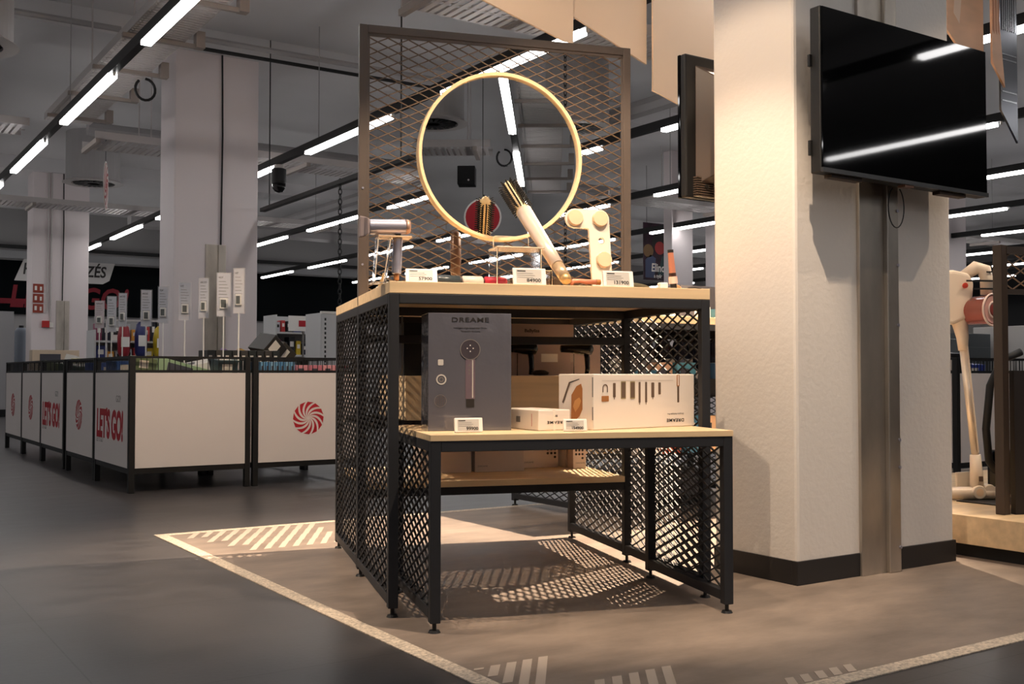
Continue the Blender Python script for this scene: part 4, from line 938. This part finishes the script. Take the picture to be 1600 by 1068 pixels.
def pack_row(x0, x1, y, z, hmin, hmax, wmin, wmax, where, d=.16, name='shelf_pack', grp=None):
    x = x0; k = 0
    used = {}
    while x < x1 - wmax:
        w = rs.uniform(wmin, wmax); h = rs.uniform(hmin, hmax); ci = rs.randrange(len(cols)); used[ci] = used.get(ci, 0) + 1
        c = cols[ci]; ordn = ['', 'second ', 'third ', 'fourth ', 'fifth ', 'sixth ', 'seventh '][used[ci] - 1]
        t = thing(name, '%s%s pack from the left %s' % (ordn, cn[ci], where), 'package', (x, y, z), rs.uniform(-.05, .05), group=grp or ('packs ' + where))
        MB().box(0, w, 0, d, 0, h).build('wrapper', mat('pack ' + cn[ci], rgb(*c), .4), t, .003)
        MB().box(w * .2, w * .8, -.0015, -.0003, h * .45, h * .75).build('printed_label', white if sum(c) < 500 else darkp, t)
        x += w + .02; k += 1
pack_row(3.09, 4.3, 14.28, 1.1465, .12, .30, .05, .12, 'on the top shelf between the left columns')
pack_row(3.09, 4.3, 14.28, .8765, .10, .22, .05, .12, 'on the second shelf between the left columns')
pack_row(5.19, 6.5, 13.48, 1.2765, .08, .20, .05, .10, 'on the top shelf right of the wide column')
pack_row(5.19, 6.5, 13.48, .9765, .10, .24, .05, .10, 'on the second shelf right of the wide column')
for k, (x, c, n, h) in enumerate(((3.34, (150, 40, 50), 'dark red', .42), (3.55, (50, 56, 110), 'navy blue', .46), (3.78, (206, 176, 40), 'yellow', .40), (3.98, (222, 206, 60), 'small bright yellow', .3))):
    t = thing('hanging_bag', n + ' bag of goods hanging in front of the shelving between the left columns', 'bag', (x, 13.9, .93 + (.15 if k == 3 else 0)), group='coloured bags between the left columns')
    MB().lathe([(.05, 0), (.075, .06), (.08, h * .6), (.06, h * .9), (.02, h)], 14).build('bag_body', mat('bag ' + n, rgb(*c), .35), t, smooth=True)
    MB().box(-.05, .05, -.085, -.079, h * .3, h * .6).build('bag_label', white, t); MB().tube([(0, 0, h), (0, 0, h + .12)], .006, 6).build('loop', white, t)
tag(MB().box(3.1, 4.3, 13.85, 13.87, 1.38, 1.40).build('hanging_bar', tray), 'pale bar holding the coloured bags between the left columns', 'bar')
for x in (3.12, 4.28): tag(MB().box(x - .01, x + .01, 13.85, 13.87, 0, 1.38).build('bar_post', tray), ('left' if x < 4 else 'right') + ' post of the bar holding the coloured bags', 'post')
t = thing('shelf_sign', 'small white board with red mark right of the wide column', 'sign', (5.25, 13.2, 1.26)); MB().box(.2, .22, .012, .03, -1.26, .1).build('post', greyp, t); MB().box(0, .42, 0, .01, .02, .22).build('board', white, t); MB().box(.14, .24, -.003, 0, .08, .16).build('red_mark', redp, t); MB().box(.2, .22, 0, .01, -.01, .02).build('clip', greyp, t)

# red poster behind the far column
t = thing('hanging_poster', 'dark red poster with a hatted face and white lettering, left of the distant pale column', 'poster', (11.66, 13.6, 2.30)); t.scale = (.74, .74, .74)
MB().box(0, 1.25, 0, .02, .0, 1.30).build('poster_sheet', mat('plum poster', rgb(44, 18, 34), .5, noise=((7, 7, 7), .7, 3)), t)
F = frame((0, -.002, 0), (1, 0, 0), (0, 0, 1)); 
plate('printed_hair', [disc(.48, .86, .24)], F, .003, darkp, t); plate('printed_face', [disc(.48, .74, .15)], F @ Matrix.Translation((0, 0, .003)), .002, mat('red lit face', rgb(170, 50, 50), .5), t)
plate('printed_blond_shape', [disc(.14, .66, .15)], F, .002, mat('ochre print', rgb(120, 92, 60), .5), t); plate('printed_jacket', [[(.05, .05), (.32, .05), (.36, .5), (.2, .58), (.05, .45)]], F, .002, mat('denim print', rgb(70, 80, 110), .5), t)
plate('printed_sleeve', [[(.42, .12), (.8, .12), (.8, .62), (.55, .55)]], F, .002, mat('teal print', rgb(36, 66, 70), .5), t)
words('Elindul', F @ Matrix.Translation((.22, .20, .003)), .26, white, t, 'poster_lettering', .006, stretch=.8, shear=.1)
words('a nyár', F @ Matrix.Translation((.30, .06, .003)), .12, white, t, 'poster_lettering', .003, stretch=.8, shear=.1)
MB().bar((.1, .01, 1.3), (.1, .01, 2.6), .006, .006).build('wire', black, t); MB().bar((1.1, .01, 1.3), (1.1, .01, 2.6), .006, .006).build('wire', black, t)
t = thing('information_screen', 'small upright blue lit screen on the column right of the near pillar', 'screen', (15.80, 10.85, 1.65))
MB().box(0, .42, 0, .045, 0, .62).build('housing', black, t); MB().box(.01, .40, -.003, 0, .015, .605).build('lit_screen', mat('blue lit screen', rgb(90, 140, 220), .4, emit=rgb(90, 150, 235), es=.9), t)
words('?z', frame((.27, -.004, .30), (1, 0, 0), (0, 0, 1)), .13, darkp, t, 'screen_lettering', .003)

# ------------------------------------------------------------------ goods on and in the second display table
ZB = 1.0005; bx, by = 3.245, 3.80
T2G = [('blue grey carton lying on the second table, near its left end', (3.42, 4.00, ZB + .025), (.22, .2, .05), .1, (120, 140, 160)), ('white carton on the second table beside the blue grey one', (3.70, 4.05, ZB + .03), (.26, .2, .06), -.1, (226, 220, 212)),
       ('teal carton on the second table close to the pillar', (3.98, 4.0, ZB + .028), (.2, .2, .055), .1, (60, 110, 130)), ('tall grey patterned carton at the pillar edge of the second table', (4.05, 4.35, ZB + .10), (.3, .2, .2), 0, (150, 144, 146)),
       ('flat rose carton at the left edge of the second table', (3.34, 4.42, ZB + .02), (.14, .24, .04), .05, (206, 180, 172))]
for lab, c, s, r, col in T2G: goods(lab, c, s, r, 0, col, group='cartons on the second display table')
# upper shelf of the second table
t = thing('wire_shelf', 'dark shelf inside the second display table carrying dark packs', 'shelf', (bx, by, 0))
MB().box(.032, 1.298, .04, 1.06, .61, .63).build('shelf_board', black, t); MB().box(.032, 1.298, .032, .04, .62, .70).build('front_lip', black, t)
k = 0
for row, (z, h0, h1, pal) in enumerate(((.6305, .10, .16, [(60, 110, 136), (226, 180, 150), (90, 150, 170), (214, 200, 190), (50, 80, 110), (130, 50, 40)]), (.3345, .14, .20, [(70, 120, 150), (232, 190, 150), (200, 150, 120), (96, 150, 180), (220, 214, 206), (140, 60, 44)]))):
    x = bx + .05
    while x < bx + 1.2:
        w = rs.uniform(.08, .15); h = rs.uniform(h0, h1); c = pal[k % len(pal)]
        goods('%s pack number %s from the left on the %s shelf of the second table' % (['blue', 'peach', 'light blue', 'cream', 'navy', 'brick red'][k % 6], ['one', 'two', 'three', 'four', 'five', 'six', 'seven', 'eight', 'nine', 'ten', 'eleven', 'twelve', 'thirteen', 'fourteen', 'fifteen', 'sixteen', 'seventeen', 'eighteen', 'nineteen', 'twenty', 'twenty one', 'twenty two'][min(k, 21)], 'upper' if row == 0 else 'lower'),
              (x + w / 2, by + .16 + .02 * (k % 2), z + h / 2 + .0005), (w, .12, h), 0, 0, c, 'product_box', 'packs on the shelves of the second table'); x += w + .012; k += 1
for j in range(10):
    x = bx + .09 + .12 * j
    t = thing('rolled_cable_pack', '%s of the dark glossy packs behind the bright ones in the second table' % (names9 + ['eighth', 'ninth', 'tenth'])[j], 'package', (x, by + .36, .6305), .2 * (j % 3), group='dark glossy packs in the second table')
    MB().lathe([(.03, 0), (.05, .03), (.055, .18), (.035, .26), (.012, .28)], 12).build('bag_body', mat('dark glossy foil', rgb(40, 44, 62), .12, .4), t, smooth=False); MB().box(-.03, .03, -.058, -.052, .1, .17).build('bag_label', palep, t)
t = thing('grey_storage_case', 'grey flat case on the floor beneath the second display table', 'case', (3.62, 4.35, 0)); MB().box(0, .55, 0, .45, .06, .20).build('case_body', mat('slate grey', rgb(104, 104, 112), .5), t, .01); MB().box(.02, .53, .02, .43, 0, .0595).build('case_base', black, t); MB().bar((.1, -.02, .15), (.45, -.02, .15), .012, .012).build('carry_handle', silver, t)

# ------------------------------------------------------------------ oak platform with the stick vacuum
t = thing('oak_platform', 'low oak platform on a black plinth at the right edge', 'platform', (3.82, 1.6, 0), 0)
MB().box(0, 2.2, 0, 2.05, .055, .1675).build('oak_box', wood, t, .002); MB().box(.03, 2.17, .02, 2.02, .0005, .0545).build('plinth', black, t)
ZP = .168
cr = mat('cream vacuum plastic', rgb(236, 220, 200), .32)
t = thing('stick_vacuum', 'cream upright stick vacuum cleaner with a clear red dust cup on the oak platform', 'vacuum cleaner', (4.335, 2.80, ZP))
MV = M3.copy()                                   # local frame: x right across the vacuum, y up, turned to face the aisle
a0 = math.radians(-30); ex = Vector((math.cos(a0), math.sin(a0), 0)); ey = Vector((-math.sin(a0), math.cos(a0), 0))
def V(x, y, z): return ex * x + ey * y + Vector((0, 0, z))
b = MB(); b.cyl(V(-.14, 0, .030), V(.11, 0, .030), .028, n=24); b.build('floor_roller', cr, t, .004)
b = MB(); b.cyl(V(-.012, -.035, .036), V(-.012, .02, .036), .030, n=24); b.build('hinge_wheel', cr, t, .004); MB().cyl(V(-.012, -.0365, .036), V(-.012, -.0355, .036), .017, n=20).build('wheel_cap', beige, t)
b = MB(); b.cyl(V(.04, -.025, .045), V(.04, .025, .045), .025, n=20); b.build('hinge_wheel', cr, t, .003)
MB().tube([V(-.008, 0, .05), V(-.010, 0, .12), V(-.014, 0, .20)], [.030, .027, .023], 16).build('ankle', cr, t, smooth=True)
MB().box(0, 0, 0, 0, 0, 0)
MB().obox(V(-.004, -.028, .095), (.018, .004, .022), a0).build('rating_label', taupep, t)
MB().tube([V(-.014, 0, .20), V(-.064, 0, .69)], [.0165, .0175], 20).build('tube', mat('pale champagne tube', rgb(236, 222, 204), .3, .4), t, smooth=True)
MB().bar(V(-.006, -.013, .21), V(-.053, -.016, .68), .006, .006).build('tube_groove', cr, t)
MB().tube([V(-.064, 0, .66), V(-.066, 0, .72), V(-.080, 0, .80), V(-.095, 0, .84)], [.020, .026, .036, .038], 18).build('neck', cr, t, smooth=True)
b = MB(); pts = [(-.25, .80), (-.13, .77), (-.06, .80), (-.035, .90), (-.03, .96), (-.05, 1.0), (-.12, 1.015), (-.25, 1.0)]
b.prism(pts, frame(V(0, .045, 0), ex, (0, 0, 1)), .09); b.build('motor_body', cr, t, .016, seg=3)
MB().cyl(V(-.075, -.046, .945), V(-.075, -.052, .945), .012, n=16).build('red_trigger', mat('orange red plastic', rgb(214, 70, 50), .4), t)
dc = mat('clear red cup', rgb(170, 92, 82), .10, trans=.35, ior=1.3, coat=.5)
dd = (ex * .45 - ey * .89).normalized(); c0 = V(-.050, .030, .835)
Fd = frame(c0, Vector((0, 0, 1)).cross(dd), (0, 0, 1))
MB().lathe([(.056, 0), (.062, .01), (.064, .145), (.068, .150)], 32, Fd).build('dust_cup', dc, t, smooth=True)
Fe = Fd @ Matrix.Translation((0, 0, .1505))
MB().lathe([(.060, 0), (.060, .004)], 32, Fe).build('cup_lid', mat('cloudy lid', rgb(226, 176, 166), .12, trans=.2), t)
MB().tube([Fe @ Vector((.069 * math.cos(2 * PI * k / 32), .069 * math.sin(2 * PI * k / 32), .003)) for k in range(32)], .0045, 8, True).build('cup_rim', mat('pale clear rim', rgb(236, 214, 206), .1), t, smooth=True)
MB().tube([Fe @ Vector((.034 * math.cos(2 * PI * k / 32), .034 * math.sin(2 * PI * k / 32), .006)) for k in range(32)], .004, 8, True).build('inner_ring', MATS['pale clear rim'], t, smooth=True)
MB().lathe([(.026, .0045), (.024, .009), (.001, .009)], 24, Fe).build('cyclone_end', mat('maroon cyclone', rgb(130, 56, 52), .4), t)
MB().tube([V(.030, -.03, .905), V(.032, -.03, .97), V(.022, -.03, 1.015), V(-.01, -.02, 1.028), V(-.07, 0, .985)], [.025, .028, .031, .030, .022], 16).build('handle', cr, t, smooth=True)
b = MB(); b.obox(V(.030, -.061, 1.005), (.028, .004, .006), a0); b.build('display_mark', darkp, t)
b = MB(); b.obox(V(.0, -.062, .965), (.15, .008, .007), a0); b.build('bracket_arm', black, t)
b = MB(); b.obox(V(.0, -.060, .930), (.09, .008, .007), a0); b.build('bracket_arm', black, t)
t = thing('vacuum_stand', 'thin black post and flat base holding the cream stick vacuum', 'stand', (4.36, 2.72, ZP))
MB().box(-.16, .16, -.09, .10, .0002, .004).build('base_plate', black, t); MB().box(.025, .037, -.006, .006, .004, 1.0).build('post', black, t, .001)
# black display frame with mesh
t = thing('mesh_display_frame', 'dark bronze display frame with mesh top and dark lower panel, right edge', 'display stand', (3.950, 2.44, ZP))
bz = mat('dark bronze paint', rgb(58, 46, 38), .4)
MB().box(0, .04, 0, .04, 0, 1.07).build('post', bz, t, .002); MB().box(.90, .94, -.36, -.32, 0, 1.07).build('post', bz, t, .002)
dx = Vector((.90, -.36, 0)); ln = dx.length; dn = dx / ln
MB().bar(Vector((.02, .02, 1.05)) + dn * .02, Vector((.02, .02, 1.05)) + dx, .03, .03).build('top_rail', bz, t); MB().bar(Vector((.02, .02, .885)) + dn * .02, Vector((.02, .02, .885)) + dx, .02, .02).build('mid_rail', bz, t)
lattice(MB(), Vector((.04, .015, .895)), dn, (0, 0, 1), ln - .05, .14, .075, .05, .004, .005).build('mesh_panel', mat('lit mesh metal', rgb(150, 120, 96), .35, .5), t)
b = MB(); b.prism([(.045, .0), (ln, 0), (ln, .57), (.045, .57)], frame((.02, .03, 0), dn, (0, 0, 1)), .03); b.build('lower_panel', mat('black brown board', rgb(30, 22, 18), .5), t)
# black canister vacuum behind
t = thing('black_vacuum_hose', 'black ribbed vacuum hose arching behind the cream vacuum', 'vacuum hose', (4.62, 2.90, ZP))
pts = [(.14, -.05, .66), (.06, 0, .62), (.0, .02, .5), (-.02, .03, .3), (.0, .03, .15), (.06, .0, .06), (.10, -.02, .025)]
MB().tube([Vector(p) for p in pts], .018, 12).build('hose', black, t, smooth=True); MB().box(.02, .14, -.1, .06, .0, .2).build('canister', blackgloss, t, .02)
t = thing('upright_vacuum', 'black upright vacuum body between the cream vacuum and the bronze frame', 'vacuum cleaner', (4.70, 2.66, ZP))
MB().lathe([(.06, 0), (.07, .03), (.065, .35), (.04, .5), (.035, .98), (.05, 1.0), (.06, 1.10), (.03, 1.16)], 20).build('body', blackgloss, t, smooth=True); MB().box(.03, .08, -.02, .02, .55, .60).build('red_grip', mat('wine plastic', rgb(96, 34, 40), .4), t)
t = thing('beige_leaflet', 'beige card standing on the oak platform behind the roller', 'card', (4.55, 3.05, ZP)); MB().box(0, .16, 0, .01, .0, .09).build('card_sheet', cream, t); MB().box(.0, .16, .01, .05, 0, .004).build('foot', cream, t)

# appliances beyond the platform
def appliance(label, x, y, w, d, h, m, kind, rz=0):
    t = thing(kind, label, 'appliance', (x, y, 0), rz, group='appliances beyond the platform')
    MB().box(0, w, 0, d, .03, h).build('housing', m, t, .006); MB().box(.02, w - .02, .03, d - .02, 0, .0295).build('plinth', black, t)
    MB().box(.02, w - .02, -.012, -.0005, .10, h - .12).build('door', m, t, .004); MB().box(w * .25, w * .55, -.014, -.0125, h * .78, h * .80).build('label_strip', palep, t); return t
gr = mat('grey appliance enamel', rgb(122, 126, 130), .35, .3); wh = mat('white enamel', rgb(200, 198, 196), .4)
appliance('grey metal appliance right of the pillar behind the bin', 7.75, 5.40, .42, .5, 1.02, gr, 'washing_machine')
appliance('dark grey ribbed air unit beside the grey appliance', 8.30, 5.55, .50, .5, 1.08, mat('dark grey enamel', rgb(74, 80, 84), .4), 'air_unit')
appliance('taller white cabinet behind the grey appliances', 8.4, 6.6, .9, .5, 1.45, wh, 'tall_cabinet')
appliance('grey cabinet farthest right beyond the bronze frame', 9.4, 6.6, 1.3, .5, 1.42, mat('mid grey enamel', rgb(140, 138, 136), .5), 'tall_cabinet')
t = appliance('white dryer with a round black port at the right edge', 8.92, 5.3, .6, .5, 1.15, wh, 'tumble_dryer'); MB().cyl((.14, -.013, .90), (.14, -.02, .90), .035, n=20).build('black_port', black, t)
goods('lime green pack on top of the white cabinet', (8.75, 6.8, 1.56), (.25, .2, .2), 0, 0, (130, 170, 60), group='packs on the tall cabinets')
goods('violet pack on top of the grey cabinet', (9.6, 6.8, 1.53), (.35, .2, .2), 0, 0, (120, 100, 140), group='packs on the tall cabinets')
goods('black roll bag on the bin right of the pillar', (6.33, 4.35, .80), (.16, .2, .14), 0, .1, (24, 24, 26), group='goods in the right bin')
goods('blue pack in the bin right of the pillar', (6.80, 4.50, .74), (.2, .2, .12), 0, .1, (40, 60, 140), group='goods in the right bin')
